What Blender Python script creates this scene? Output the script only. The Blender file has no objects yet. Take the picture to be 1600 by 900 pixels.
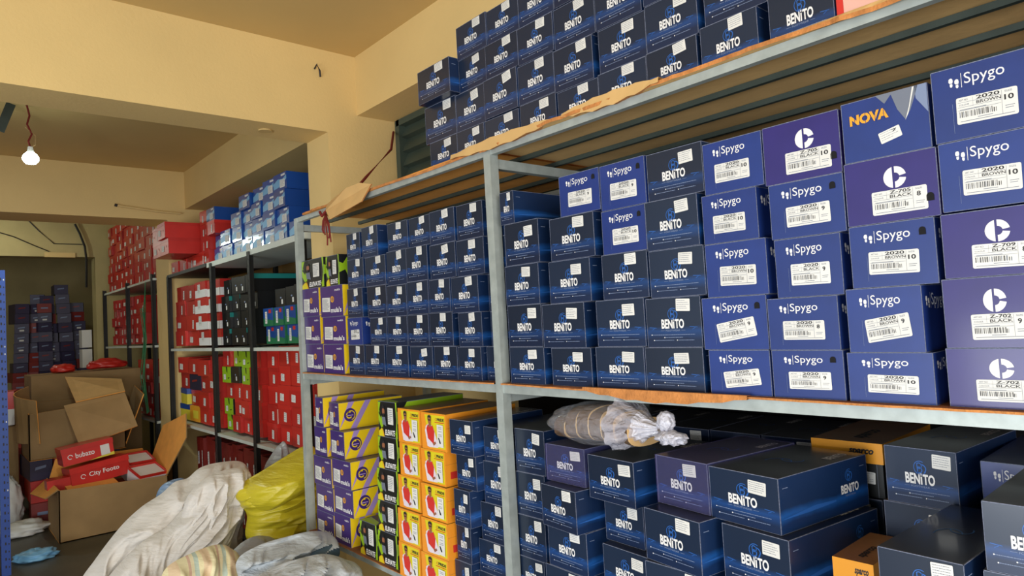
import bpy, math, random
from mathutils import Vector, Matrix, noise
random.seed(11)
SC = bpy.context.scene
COL = SC.collection
GZ = 1.5          # the camera stands 1.5 m over the floor; heights below are written relative to it

# ------------------------------------------------------------------ camera
cd = bpy.data.cameras.new('camera'); cam = bpy.data.objects.new('camera', cd); COL.objects.link(cam)
cd.sensor_width = 36; cd.lens = 1049.335/1600*36; cd.clip_start = .05; cd.clip_end = 100
R3 = Matrix(((0.655129, 0.071536, 0.752123), (0.753454, 0.011655, -0.657397), (-0.055794, 0.99737, -0.046264)))
cam.matrix_world = Matrix.Translation((0, 0, GZ)) @ R3.to_4x4()
SC.camera = cam
# ------------------------------------------------------------------ world, daylight, exposure
wd = bpy.data.worlds.new('daylight'); SC.world = wd; wd.use_nodes = True
bg = wd.node_tree.nodes['Background']; bg.inputs[0].default_value = (.80, .90, 1.0, 1); bg.inputs[1].default_value = .55
def area(name, loc, rot, sx, sy, power, col):
    l = bpy.data.lights.new(name, 'AREA'); l.shape = 'RECTANGLE'; l.size = sx; l.size_y = sy; l.energy = power; l.color = col
    o = bpy.data.objects.new(name, l); COL.objects.link(o); o.location = loc; o.rotation_euler = [math.radians(a) for a in rot]
    return o
# open shop front to the right of and behind the photographer
area('shopfront_daylight', (3.2, -.9, 1.5), (0, 78, 0), 2.2, 3.4, 115, (1.0, .97, .92))
area('side_opening_daylight', (.1, -2.9, .70), (86, 0, 0), 3.2, 1.2, 122, (.93, .97, 1.0))
SC.view_settings.view_transform = 'Standard'; SC.view_settings.look = 'None'
SC.view_settings.gamma = 1; SC.view_settings.exposure = .45
try: SC.view_settings.use_curve_mapping = False
except Exception: pass

# ------------------------------------------------------------------ helpers
def lin(c): return tuple(((v/255)/12.92 if v/255 <= .04045 else ((v/255+.055)/1.055)**2.4) for v in c)
def mat(name, rgb, rough=.6, metal=0, var=.0, nscale=0, namt=.0, bump=0, bscale=40, coat=0, spec=.5, objvar=0):
    m = bpy.data.materials.new(name); m.use_nodes = True; nt = m.node_tree; N = nt.nodes; L = nt.links
    p = N['Principled BSDF']; c = lin(rgb)
    p.inputs['Base Color'].default_value = (*c, 1); p.inputs['Roughness'].default_value = rough
    p.inputs['Metallic'].default_value = metal; p.inputs['Specular IOR Level'].default_value = spec
    if coat: p.inputs['Coat Weight'].default_value = coat; p.inputs['Coat Roughness'].default_value = .12
    tc = N.new('ShaderNodeTexCoord'); src = None
    if nscale:
        n = N.new('ShaderNodeTexNoise'); n.inputs['Scale'].default_value = nscale; n.inputs['Detail'].default_value = 6
        L.new(tc.outputs['Object'], n.inputs['Vector'])
        mr = N.new('ShaderNodeMapRange'); mr.inputs[1].default_value = .3; mr.inputs[2].default_value = .7
        mr.inputs[3].default_value = 1-namt; mr.inputs[4].default_value = 1+namt; L.new(n.outputs[0], mr.inputs[0]); src = mr.outputs[0]
    if objvar:
        oi = N.new('ShaderNodeObjectInfo'); m2 = N.new('ShaderNodeMapRange'); m2.inputs[3].default_value = 1-objvar; m2.inputs[4].default_value = 1+objvar
        L.new(oi.outputs['Random'], m2.inputs[0])
        if src:
            mm = N.new('ShaderNodeMath'); mm.operation = 'MULTIPLY'; L.new(src, mm.inputs[0]); L.new(m2.outputs[0], mm.inputs[1]); src = mm.outputs[0]
        else: src = m2.outputs[0]
    if src:
        hs = N.new('ShaderNodeHueSaturation'); hs.inputs['Color'].default_value = (*c, 1); L.new(src, hs.inputs['Value']); L.new(hs.outputs[0], p.inputs['Base Color'])
    if bump:
        n2 = N.new('ShaderNodeTexNoise'); n2.inputs['Scale'].default_value = bscale; n2.inputs['Detail'].default_value = 4
        L.new(tc.outputs['Object'], n2.inputs['Vector'])
        b = N.new('ShaderNodeBump'); b.inputs['Strength'].default_value = bump; b.inputs['Distance'].default_value = .01
        L.new(n2.outputs[0], b.inputs['Height']); L.new(b.outputs[0], p.inputs['Normal'])
    return m
def node_mat(name, rough=.4):
    m = bpy.data.materials.new(name); m.use_nodes = True
    m.node_tree.nodes['Principled BSDF'].inputs['Roughness'].default_value = rough
    return m, m.node_tree.nodes, m.node_tree.links, m.node_tree.nodes['Principled BSDF']

class MB:
    """collects faces with a material each and links them as one mesh object"""
    def __init__(s): s.v = []; s.f = []; s.m = []; s.mats = []; s.smooth = False
    def mi(s, m):
        if m not in s.mats: s.mats.append(m)
        return s.mats.index(m)
    def poly(s, pts, m):
        b = len(s.v); s.v += [tuple(p) for p in pts]; s.f.append(tuple(range(b, b+len(pts)))); s.m.append(s.mi(m)); return s
    def mesh(s, vs, fs, m):
        b = len(s.v); s.v += [tuple(p) for p in vs]; k = s.mi(m)
        for f in fs: s.f.append(tuple(b+i for i in f)); s.m.append(k)
        return s
    def box(s, x0, y0, z0, x1, y1, z1, m, top=None, side=None, M=None):
        P = [Vector(p) for p in ((x0,y0,z0),(x1,y0,z0),(x1,y1,z0),(x0,y1,z0),(x0,y0,z1),(x1,y0,z1),(x1,y1,z1),(x0,y1,z1))]
        if M: P = [M @ p for p in P]
        F = ((0,3,2,1),(4,5,6,7),(0,1,5,4),(1,2,6,5),(2,3,7,6),(3,0,4,7))
        b = len(s.v); s.v += [tuple(p) for p in P]
        for i, f in enumerate(F):
            s.f.append(tuple(b+j for j in f)); s.m.append(s.mi(top if (i == 1 and top) else side if (i in (3,5) and side) else m))
        return s
    def tube(s, pts, r, m, n=8, cap=True):
        pts = [Vector(p) for p in pts]; b = len(s.v); k = s.mi(m)
        for i, p in enumerate(pts):
            d = (pts[min(i+1, len(pts)-1)]-pts[max(i-1, 0)]).normalized()
            a = d.orthogonal().normalized(); c = d.cross(a)
            rr = r[i] if isinstance(r, (list, tuple)) else r
            for j in range(n):
                t = 2*math.pi*j/n; s.v.append(tuple(p+rr*(math.cos(t)*a+math.sin(t)*c)))
        for i in range(len(pts)-1):
            for j in range(n):
                q = (j+1) % n
                s.f.append((b+i*n+j, b+i*n+q, b+(i+1)*n+q, b+(i+1)*n+j)); s.m.append(k)
        if cap:
            s.f.append(tuple(b+j for j in reversed(range(n)))); s.m.append(k)
            e = b+(len(pts)-1)*n; s.f.append(tuple(e+j for j in range(n))); s.m.append(k)
        return s
    def bar(s, p, q, w, h, m, up=(0,0,1)):
        p, q = Vector(p), Vector(q); d = q-p; L_ = d.length; d.normalize(); up = Vector(up)
        a = d.cross(up).normalized(); u = a.cross(d)
        M = Matrix((( d.x, a.x, u.x, p.x), (d.y, a.y, u.y, p.y), (d.z, a.z, u.z, p.z), (0,0,0,1)))
        return s.box(0, -w/2, -h/2, L_, w/2, h/2, m, M=M)
    def data(s, name):
        me = bpy.data.meshes.new(name); me.from_pydata(s.v, [], s.f)
        for m in s.mats: me.materials.append(m)
        me.polygons.foreach_set('material_index', s.m)
        if s.smooth: me.polygons.foreach_set('use_smooth', [True]*len(s.f))
        me.update(); return me
    def build(s, name, parent=None):
        return put(name, s.data(name), parent)
def put(name, me, parent=None, loc=(0,0,0), rot=(0,0,0)):
    o = bpy.data.objects.new(name, me); COL.objects.link(o)
    o.location = loc; o.rotation_euler = rot
    if parent: o.parent = parent
    else: o.location.z += GZ
    return o
def tag(o, label=None, cat=None, group=None, kind=None):
    if label: o['label'] = label
    if cat: o['category'] = cat
    if group: o['group'] = group
    if kind: o['kind'] = kind
    return o
def empty(name, loc, rz=0, label=None, cat=None, group=None):
    o = bpy.data.objects.new(name, None); COL.objects.link(o); o.empty_display_size = .05
    o.location = (loc[0], loc[1], loc[2]+GZ); o.rotation_euler = (0, 0, rz)
    return tag(o, label, cat, group)
_tx = {}
def text(s, size=1, off=0, xs=1, shear=0):
    key = (s, off, shear)
    if key not in _tx:
        cu = bpy.data.curves.new('lettering', 'FONT'); cu.body = s; cu.size = 1; cu.offset = off; cu.shear = shear
        cu.align_x = 'LEFT'; cu.resolution_u = 3; cu.fill_mode = 'FRONT' if hasattr(cu, 'fill_mode') else cu.fill_mode
        o = bpy.data.objects.new('lettering', cu); COL.objects.link(o); bpy.context.view_layer.update()
        me = o.evaluated_get(bpy.context.evaluated_depsgraph_get()).to_mesh()
        vs = [tuple(v.co) for v in me.vertices]; fs = [tuple(p.vertices) for p in me.polygons if p.normal.z > -.5]
        bpy.data.objects.remove(o); bpy.data.curves.remove(cu)
        x0 = min(v[0] for v in vs); x1 = max(v[0] for v in vs); y0 = min(v[1] for v in vs); y1 = max(v[1] for v in vs)
        _tx[key] = ([((v[0]-x0)/(x1-x0), (v[1]-y0)/(y1-y0)) for v in vs], fs, (x1-x0)/(y1-y0))
    return _tx[key]
# printing surfaces: a carton has its front face at y=0 (facing -Y), x centred, z from 0
W0, D0, H0 = .16, .33, .12
def surf(face, e=.0005, W=W0, D=D0, H=H0):
    if face == 'F': return lambda u, v, k=1: (u-W/2, -e*k, v)
    if face == 'R': return lambda u, v, k=1: (W/2+e*k, u, v)
    if face == 'T': return lambda u, v, k=1: (u-W/2, v, H+e*k)
    if face == 'TR': return lambda u, v, k=1: (W/2-v, u, H+e*k)      # read from the right side
def ptext(mb, S, s, u0, v0, u1, v1, m, off=.02, shear=0, k=1):
    vs, fs, _ = text(s, 1, off, 1, shear)
    mb.mesh([S(u0+(u1-u0)*a, v0+(v1-v0)*b, k) for a, b in vs], fs, m)
def prect(mb, S, u0, v0, u1, v1, m, k=1): mb.poly([S(u0,v0,k), S(u1,v0,k), S(u1,v1,k), S(u0,v1,k)], m)
def ppoly(mb, S, pts, m, k=1): mb.poly([S(a, b, k) for a, b in pts], m)
def pdisc(mb, S, cu, cv, r, m, k=1, n=20, ry=None): ppoly(mb, S, [(cu+r*math.cos(2*math.pi*i/n), cv+(ry or r)*math.sin(2*math.pi*i/n)) for i in range(n)], m, k)
def parc(mb, S, cu, cv, r0, r1, a0, a1, m, k=1, n=12, sx=1):
    for i in range(n):
        t0 = math.radians(a0+(a1-a0)*i/n); t1 = math.radians(a0+(a1-a0)*(i+1)/n)
        ppoly(mb, S, [(cu+sx*r0*math.cos(t0), cv+r0*math.sin(t0)), (cu+sx*r1*math.cos(t0), cv+r1*math.sin(t0)), (cu+sx*r1*math.cos(t1), cv+r1*math.sin(t1)), (cu+sx*r0*math.cos(t1), cv+r0*math.sin(t1))], m, k)
def pround(mb, S, u0, v0, u1, v1, r, m, k=1):
    P = []
    for cx, cy, a in ((u1-r, v1-r, 0), (u0+r, v1-r, 90), (u0+r, v0+r, 180), (u1-r, v0+r, 270)):
        for i in range(4):
            t = math.radians(a+30*i); P.append((cx+r*math.cos(t), cy+r*math.sin(t)))
    ppoly(mb, S, P, m, k)

# ------------------------------------------------------------------ materials
M = {}
M['wall'] = mat('cream_wall_paint', (226, 196, 132), .75, nscale=1.6, namt=.06, bump=.12, bscale=60)
M['ceiling'] = mat('ceiling_paint', (208, 178, 116), .85, nscale=1.2, namt=.07)
M['wall_old'] = mat('old_cream_wall', (190, 174, 122), .85, nscale=2.0, namt=.14)
M['floor'] = mat('dark_stone_floor', (74, 70, 56), .45, nscale=3.0, namt=.35)
M['galv'] = mat('galvanised_steel', (172, 180, 176), .45, metal=.30, nscale=25, namt=.12, bump=.05)
M['steel_dark'] = mat('dark_green_steel', (62, 72, 66), .5, metal=.3, nscale=12, namt=.15)
M['white_steel'] = mat('white_shelf_steel', (205, 210, 200), .5, nscale=8, namt=.05)
M['black_steel'] = mat('black_upright_steel', (30, 31, 30), .5, nscale=8, namt=.15)
M['blue_steel'] = mat('blue_rack_paint', (38, 72, 150), .45, nscale=8, namt=.08)
M['shutter'] = mat('green_shutter_paint', (66, 78, 68), .55, nscale=8, namt=.1)
M['kraft'] = mat('kraft_cardboard', (236, 162, 74), .85, nscale=9, namt=.1, bump=.1, bscale=90)
M['kraft_lt'] = mat('light_cardboard', (208, 168, 108), .85, nscale=9, namt=.08, bump=.1)
M['kraft_far'] = mat('brown_cardboard', (160, 128, 84), .9, nscale=6, namt=.1)
M['kraft_edge'] = mat('torn_cardboard_edge', (190, 124, 66), .95, nscale=30, namt=.25, bump=.4, bscale=120)
M['rust'] = mat('rust_brown_board', (132, 78, 44), .8, nscale=14, namt=.2)
M['white'] = mat('white_print', (232, 230, 228), .55)
M['paper'] = mat('white_label_paper', (222, 220, 214), .6, objvar=.04)
M['grey'] = mat('grey_print', (110, 116, 130), .6)
M['ink'] = mat('dark_print', (34, 32, 36), .6)
M['logo'] = mat('bright_blue_print', (42, 98, 176), .45)
M['line'] = mat('pale_blue_print', (120, 134, 164), .55)
M['wear'] = mat('worn_card_edge', (112, 118, 138), .8, nscale=200, namt=.4)
M['hole'] = mat('hole_and_shade_black', (8, 8, 14), .9)
M['spygo'] = mat('royal_blue_card', (26, 50, 118), .42, nscale=14, namt=.10, coat=.25, objvar=.10)
M['spygo_s'] = M['spygo']
M['violet'] = mat('violet_card', (42, 33, 106), .42, nscale=14, namt=.08, coat=.25, objvar=.06)
M['purple'] = mat('purple_card', (62, 38, 112), .4, nscale=14, namt=.08, coat=.2)
M['yellow'] = mat('yellow_card', (240, 202, 28), .4, coat=.2)
M['lilac'] = mat('lilac_print', (166, 138, 200), .5)
M['amber'] = mat('amber_print', (226, 160, 40), .5)
M['black'] = mat('black_card', (20, 22, 24), .4, coat=.2, objvar=.2)
M['lime'] = mat('lime_card', (150, 190, 30), .42, coat=.2)
M['orange'] = mat('orange_card', (240, 150, 40), .42, coat=.2)
M['pyellow'] = mat('yellow_green_print', (222, 206, 34), .42)
M['vest'] = mat('red_vest_print', (206, 48, 40), .5)
M['skin'] = mat('skin_print', (150, 96, 66), .5)
M['shirt'] = mat('white_shirt_print', (226, 214, 224), .5)
M['otop'] = mat('brown_card_shaded_lid', (150, 104, 54), .45, coat=.2, nscale=12, namt=.1)
M['sorange'] = mat('orange_lid_card', (238, 158, 32), .45, coat=.15)
M['red'] = mat('red_card', (196, 40, 32), .42, nscale=10, namt=.08, coat=.25, objvar=.14)
M['red_dk'] = mat('dull_red_card', (140, 36, 28), .5, objvar=.25)
M['pink'] = mat('pale_pink_print', (226, 176, 160), .6)
M['bfar'] = mat('glossy_blue_card', (24, 72, 148), .32, coat=.5, objvar=.15)
M['sky'] = mat('sky_blue_print', (120, 176, 214), .4)
M['teal'] = mat('teal_card', (24, 130, 124), .5)
M['green'] = mat('green_print', (30, 110, 70), .5)
M['navyfar'] = mat('dull_navy_card', (28, 32, 60), .5, objvar=.25)
M['heap'] = mat('dark_heap_card', (60, 52, 88), .5, objvar=.4)
M['byellow'] = mat('soft_yellow_card', (220, 206, 60), .5)
M['rope'] = mat('dark_red_cord', (120, 30, 24), .8)
def benito_mat(name, a, b, bandc, rough):
    m, N, L, p = node_mat(name, rough)
    p.inputs['Coat Weight'].default_value = .3; p.inputs['Coat Roughness'].default_value = .15
    tc = N.new('ShaderNodeTexCoord'); sx = N.new('ShaderNodeSeparateXYZ'); L.new(tc.outputs['Object'], sx.inputs[0])
    cr = N.new('ShaderNodeValToRGB'); e = cr.color_ramp.elements
    e[0].position = 0; e[0].color = (*lin(a), 1); e[1].position = 1; e[1].color = (*lin(b), 1)
    for pos, c in ((.16, a), (.31, bandc), (.42, b)):
        q = cr.color_ramp.elements.new(pos); q.color = (*lin(c), 1)
    nz = N.new('ShaderNodeTexNoise'); nz.inputs['Scale'].default_value = 18; L.new(tc.outputs['Object'], nz.inputs['Vector'])
    ma = N.new('ShaderNodeMath'); ma.operation = 'MULTIPLY'; ma.inputs[1].default_value = 1/H0; L.new(sx.outputs['Z'], ma.inputs[0])
    mb = N.new('ShaderNodeMath'); mb.operation = 'MULTIPLY_ADD'; mb.inputs[1].default_value = .16; L.new(nz.outputs[0], mb.inputs[0]); L.new(ma.outputs[0], mb.inputs[2])
    mc = N.new('ShaderNodeMath'); mc.operation = 'SUBTRACT'; mc.inputs[1].default_value = .08; L.new(mb.outputs[0], mc.inputs[0])
    L.new(mc.outputs[0], cr.inputs[0])
    oi = N.new('ShaderNodeObjectInfo'); mr = N.new('ShaderNodeMapRange'); mr.inputs[3].default_value = .8; mr.inputs[4].default_value = 1.25
    L.new(oi.outputs['Random'], mr.inputs[0]); hs = N.new('ShaderNodeHueSaturation'); L.new(mr.outputs[0], hs.inputs['Value'])
    L.new(cr.outputs[0], hs.inputs['Color']); L.new(hs.outputs[0], p.inputs['Base Color'])
    return m
M['navy'] = benito_mat('navy_printed_card', (12, 32, 64), (17, 33, 56), (18, 58, 112), .42)
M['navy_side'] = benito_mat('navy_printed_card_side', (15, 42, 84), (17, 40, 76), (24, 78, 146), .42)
M['navy_top'] = mat('navy_black_lid_card', (22, 25, 36), .32, nscale=14, namt=.3, coat=.4, objvar=.1)
M['ledglass'] = None
# ------------------------------------------------------------------ the building
def struct(name, mb, label=None):
    return tag(mb.build(name), label, None, None, 'structure')
struct('floor', MB().box(-14, -3.2, -1.6, 4, 3.2, -1.5, M['floor']), 'dark stone floor of the shop')
struct('ceiling', MB().box(-14, -3.2, 1.55, 4, 3.2, 1.7, M['ceiling']), 'plain cream plastered ceiling')
w = MB(); w.box(-3.40, 2.17, -1.5, 4, 2.3, 1.21, M['wall']); struct('wall_back', w, 'cream wall behind the near rack')
w = MB(); w.box(-9.95, 2.75, -1.5, -3.67, 2.9, 1.55, M['wall_old']); struct('wall_rear', w, 'cream wall behind the far racks')
w = MB(); w.box(-13.3, -3.2, -1.5, -13.1, 3.0, 1.55, M['wall_old']); struct('wall_far', w, 'dim wall at the back of the last room')
w = MB(); w.box(-14, -3.3, -1.5, -4.6, -3.2, 1.55, M['wall']); struct('wall_left', w, 'cream wall on the left side')
w = MB(); w.box(-13.1, 2.4, -1.5, -9.95, 2.5, 1.55, M['wall_old']); struct('wall_back_room', w, 'side wall of the back room')
# beams running away from the shelves (three bays) and the beam above them
def trim(n, mb, label): struct('trim_%d' % n, mb, label)
def grooved(x0, x1, y0, y1, z0, z1, m): return MB().box(x0, y0, z0, x1, y1, z1, m)
trim(1, grooved(-3.67, -3.40, -3.2, 1.87, 1.09, 1.55, M['wall']), 'near cream cross beam')
trim(2, grooved(-3.40, 4, 1.87, 2.3, 1.21, 1.55, M['wall']), 'cream beam above the near rack')
trim(3, grooved(-3.67, -3.40, 1.685, 1.87, -1.5, 1.09, M['wall']).box(-3.67, 1.87, -1.5, -3.40, 2.9, 1.55, M['wall']), 'near cream column')
trim(4, grooved(-7.15, -6.70, -3.2, 1.84, 1.09, 1.55, M['wall']), 'second cream cross beam')
trim(5, grooved(-6.70, -3.67, 1.84, 2.25, 1.2, 1.55, M['wall']), 'cream beam above the far racks')
trim(6, grooved(-7.15, -6.70, 1.685, 1.84, -1.5, 1.09, M['wall']).box(-7.15, 1.84, -1.5, -6.70, 2.9, 1.55, M['wall']), 'second cream column beside the far rack')
trim(7, grooved(-10.2, -9.95, -3.2, 1.635, 1.09, 1.55, M['wall_old']), 'third cross beam with loose wiring')
trim(8, grooved(-10.2, -9.95, 1.635, 2.9, -1.5, 1.55, M['wall_old']), 'cream pier beside the back room opening')
trim(9, grooved(-9.95, -7.15, 1.84, 2.25, 1.2, 1.55, M['wall_old']), 'beam above the rack behind the column')
# louvred shutter window in the wall behind the rack
sh = MB(); x = -3.36
sh.box(x-.012, 2.10, .5, x+.03, 2.168, 1.205, M['shutter']); sh.box(-1.3, 2.10, .5, -1.26, 2.168, 1.205, M['shutter'])
sh.box(x, 2.10, 1.17, -1.3, 2.168, 1.205, M['shutter'])
for i in range(8):
    z = .5+i*.086
    sh.poly([(x+.02, 2.115, z), (-1.3, 2.115, z), (-1.3, 2.155, z+.08), (x+.02, 2.155, z+.08)], M['shutter'])
    sh.poly([(x+.02, 2.155, z+.08), (-1.3, 2.155, z+.08), (-1.3, 2.115, z+.088), (x+.02, 2.115, z+.088)], M['shutter'])
struct('window_1', sh, 'dark green louvred shutter above the near rack')
# small marks and fittings on the walls
tag(MB().tube([(-6.66, 1.27, 1.19), (-6.66, 1.62, 1.155), (-6.66, 1.79, 1.15)], .009, M['wall'], 8).tube([(-6.66, 1.255, 1.195), (-6.66, 1.275, 1.19)], .013, M['ink'], 8).build('conduit_pipe'),
    'thin cream pipe with black end on the second cross beam', 'pipe')
cab = MB().tube([(-9.9, 1.42, 1.5), (-9.9, 1.47, 1.38), (-9.9, 1.52, 1.22), (-9.9, 1.535, 1.05), (-9.92, 1.53, .7)], .014, M['black_steel'], 6)
tag(cab.build('hanging_cable'), 'thick black cable hanging down the third beam', 'cable')
cab = MB()
for pts in ([(.2, 1.50), (.3, 1.42), (.42, 1.45), (.5, 1.35), (.45, 1.28)], [(.62, 1.38), (.8, 1.32), (1.0, 1.22), (1.15, 1.15)], [(.95, 1.52), (1.05, 1.4), (1.2, 1.25), (1.5, 1.25)]):
    cab.tube([(-9.935, a, b) for a, b in pts], .006, M['ink'], 5)
tag(cab.build('loose_wiring'), 'loose thin dark wires stapled on the third beam', 'wire')
pl = MB().box(-9.95, 1.1, 1.08, -9.93, 1.42, 1.14, M['wall']); tag(pl.build('cable_trunking'), 'short cream plastic trunking over the back room opening', 'trunking')
rz = MB().tube([(-3.53, 1.385, 1.089), (-3.53, 1.385, 1.082)], .035, M['ceiling'], 20); tag(rz.build('ceiling_rose'), 'round cover plate under the near cross beam', 'cover plate')
hk = MB().tube([(-3.396, 1.62, 1.43), (-3.375, 1.625, 1.45), (-3.375, 1.64, 1.42), (-3.39, 1.65, 1.39)], .005, M['ink'], 6); tag(hk.build('wall_hook'), 'small dark hook on the near cross beam', 'hook')

# pendant bulb in the far room
pb = empty('pendant_bulb', (-5.2, .5, 1.2), 0, 'lit white LED bulb hanging from a twisted cord on the left', 'lamp')
def loc(mb_name, mb, par):      # mesh in world-relative coordinates under an empty
    me = mb.data(mb_name); o = put(mb_name, me, par); o.location = -Vector(par.location)+Vector((0, 0, GZ)); return o
loc('cord', MB().tube([(-5.2, .50, 1.55), (-5.21, .515, 1.48), (-5.2, .50, 1.42), (-5.205, .525, 1.36), (-5.2, .505, 1.31), (-5.2, .515, 1.27)], .006, M['rope'], 6)
    .tube([(-5.2, .49, 1.40), (-5.2, .545, 1.35), (-5.2, .54, 1.29), (-5.2, .515, 1.27)], .004, M['kraft_far'], 6), pb)
loc('lamp_holder', MB().tube([(-5.2, .515, 1.275), (-5.2, .515, 1.235)], [.014, .02], M['paper'], 12), pb)
gm = bpy.data.materials.new('lit_bulb'); gm.use_nodes = True; gp = gm.node_tree.nodes['Principled BSDF']
gp.inputs['Base Color'].default_value = (1, 1, 1, 1); gp.inputs['Emission Color'].default_value = (.80, 1, .93, 1); gp.inputs['Emission Strength'].default_value = 14
bl = MB(); bl.smooth = True
bl.tube([(-5.2, .515, 1.24-.005*i) for i in range(17)], [.02+.026*math.sin(math.pi*min(1, i/16*.98)) for i in range(16)]+[.004], gm, 16); loc('bulb_globe', bl, pb)
pl_ = bpy.data.lights.new('bulb_light', 'SPOT'); pl_.spot_size = math.radians(165); pl_.spot_blend = .5; pl_.energy = 22; pl_.color = (.86, 1, .90); pl_.shadow_soft_size = .045
po = bpy.data.objects.new('bulb_light', pl_); COL.objects.link(po); po.parent = pb; po.location = (0, .015, -.1)
br = MB().bar((-5.2, .42, 1.54), (-5.22, .36, 1.36), .05, .008, M['steel_dark'], up=(1,0,0)); tag(br.build('ceiling_bracket'), 'bent grey metal bracket on the far room ceiling', 'bracket')
b2 = empty('wall_bulb', (-8.9, -.02, 1.2), 0, 'small lit bulb at the left photo edge under the beam', 'lamp')
bl = MB(); bl.smooth = True; bl.tube([(-8.9, .245, 1.30-.008*i) for i in range(9)], [.02, .035, .045, .05, .05, .045, .035, .02, .004], gm, 12); loc('bulb_globe', bl, b2)
loc('lamp_holder', MB().tube([(-8.9, .245, 1.55), (-8.9, .245, 1.29)], .012, M['ink'], 8), b2)
pl2 = bpy.data.lights.new('bulb_light', 'POINT'); pl2.energy = 14; pl2.color = (.9, 1, .92); pl2.shadow_soft_size = .05
po = bpy.data.objects.new('bulb_light', pl2); COL.objects.link(po); po.parent = b2; po.location = (0, .26, -.02)

# ------------------------------------------------------------------ near shelving rack (galvanised tube frame)
rk = empty('shelving_rack', (-1.7, 1.75, -1.5), 0, 'tall galvanised steel tube rack full of shoe boxes', 'rack')
T = .034
for x in (-3.222, -1.70, -.18, 1.32):
    for y in (1.392, 2.105):
        p = MB().box(x, y, -1.5, x+T, y+T, .561, M['galv']); p.box(x-.004, y-.004, -1.5, x+T+.004, y+T+.004, -1.488, M['galv']); loc('post', p, rk)
for z in (-.985, -.222, .548):
    f = MB()
    for y in (1.396, 2.12): f.box(-3.19, y, z-(.008 if z > 0 else .014), 1.32, y+.020, z+.014, M['galv'])
    loc('long_rail', f, rk)
    for y in (1.56, 1.73, 1.90):
        loc('shelf_bar', MB().box(-3.19, y, z-(.002 if z > 0 else .016), 1.32, y+.015, z+(.013 if z > 0 else .004), M['steel_dark'] if z > 0 else M['galv']), rk)
    for x in (-3.222, -1.70, -.18):
        loc('cross_rail', MB().box(x+.004, 1.426, z-.05 if z > 0 else z-.045, x+.03, 2.105, z-.018, M['galv']), rk)
loc('shade_backing', MB().box(-2.45, 2.142, -1.0, 1.32, 2.150, .54, M['hole']), rk)  # added near-black sheet, stands in for the shade deep behind the boxes
# cardboard sheets lying on the rails
def sheet(x0, x1, y0, y1, z, th, m, edge, name, label, seed, dip=.012, rag=.012, group='cardboard sheets lining the near rack'):
    rnd = random.Random(seed); n = int((x1-x0)/.02); mb = MB()
    off = []; v = 0
    for i in range(n+1):
        v += rnd.uniform(-1, 1)*rag*.5; v *= .86; off.append(max(-.014, min(.003, v)))
    for i in range(n):
        xa = x0+(x1-x0)*i/n; xb = x0+(x1-x0)*(i+1)/n
        ya, yb = y0+off[i], y0+off[i+1]
        da = -dip*max(0, math.sin(i*.09+seed))*.6; db = -dip*max(0, math.sin((i+1)*.09+seed))*.6
        m2 = .008
        ma_, mb_ = (xa, y0+m2, z+th), (xb, y0+m2, z+th)
        mb.poly([(xa, ya, z+th+da), (xb, yb, z+th+db), mb_, ma_], m)
        mb.poly([ma_, mb_, (xb, y1, z+th), (xa, y1, z+th)], m)
        mb.poly([(xa, ya, z+da), (xb, yb, z+db), (xb, yb, z+th+db), (xa, ya, z+th+da)], edge)
        mb.poly([(xa, y0+m2, z), (xb, y0+m2, z), (xb, yb, z+db), (xa, ya, z+da)], m)
        mb.poly([(xa, y1, z), (xb, y1, z), (xb, y0+m2, z), (xa, y0+m2, z)], m)
    mb.poly([(x0, y0, z), (x0, y0, z+th), (x0, y1, z+th), (x0, y1, z)], edge)
    return tag(mb.build(name), label, 'cardboard sheet', group)
sheet(-3.1, -1.72, 1.386, 2.1, .563, .009, M['kraft'], M['kraft_edge'], 'cardboard_sheet', 'ragged cardboard sheet on top of the rack, left half', 3)
sheet(-1.70, .3, 1.380, 2.1, .563, .010, M['kraft_lt'], M['kraft_edge'], 'cardboard_sheet', 'ragged cardboard sheet on top of the rack, right half', 8, dip=.02)
sheet(-3.18, -1.704, 1.386, 2.1, -.208, .0045, M['rust'], M['kraft_edge'], 'cardboard_sheet', 'rusty brown sheet on the middle shelf, left bay', 5, dip=.006, rag=.006)
sheet(-1.662, .5, 1.382, 2.1, -.208, .0045, M['rust'], M['kraft_edge'], 'cardboard_sheet', 'rusty brown sheet on the middle shelf, right bay', 6, dip=.006, rag=.007)
sheet(-3.18, -1.704, 1.386, 2.1, -.971, .003, M['rust'], M['kraft_edge'], 'cardboard_sheet', 'brown sheet on the bottom shelf under the coloured boxes', 7, dip=.0, rag=.004)
sheet(-1.662, .5, 1.386, 2.1, -.971, .003, M['rust'], M['kraft_edge'], 'cardboard_sheet', 'brown sheet on the bottom shelf under the navy boxes', 9, dip=.0, rag=.004)
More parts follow.
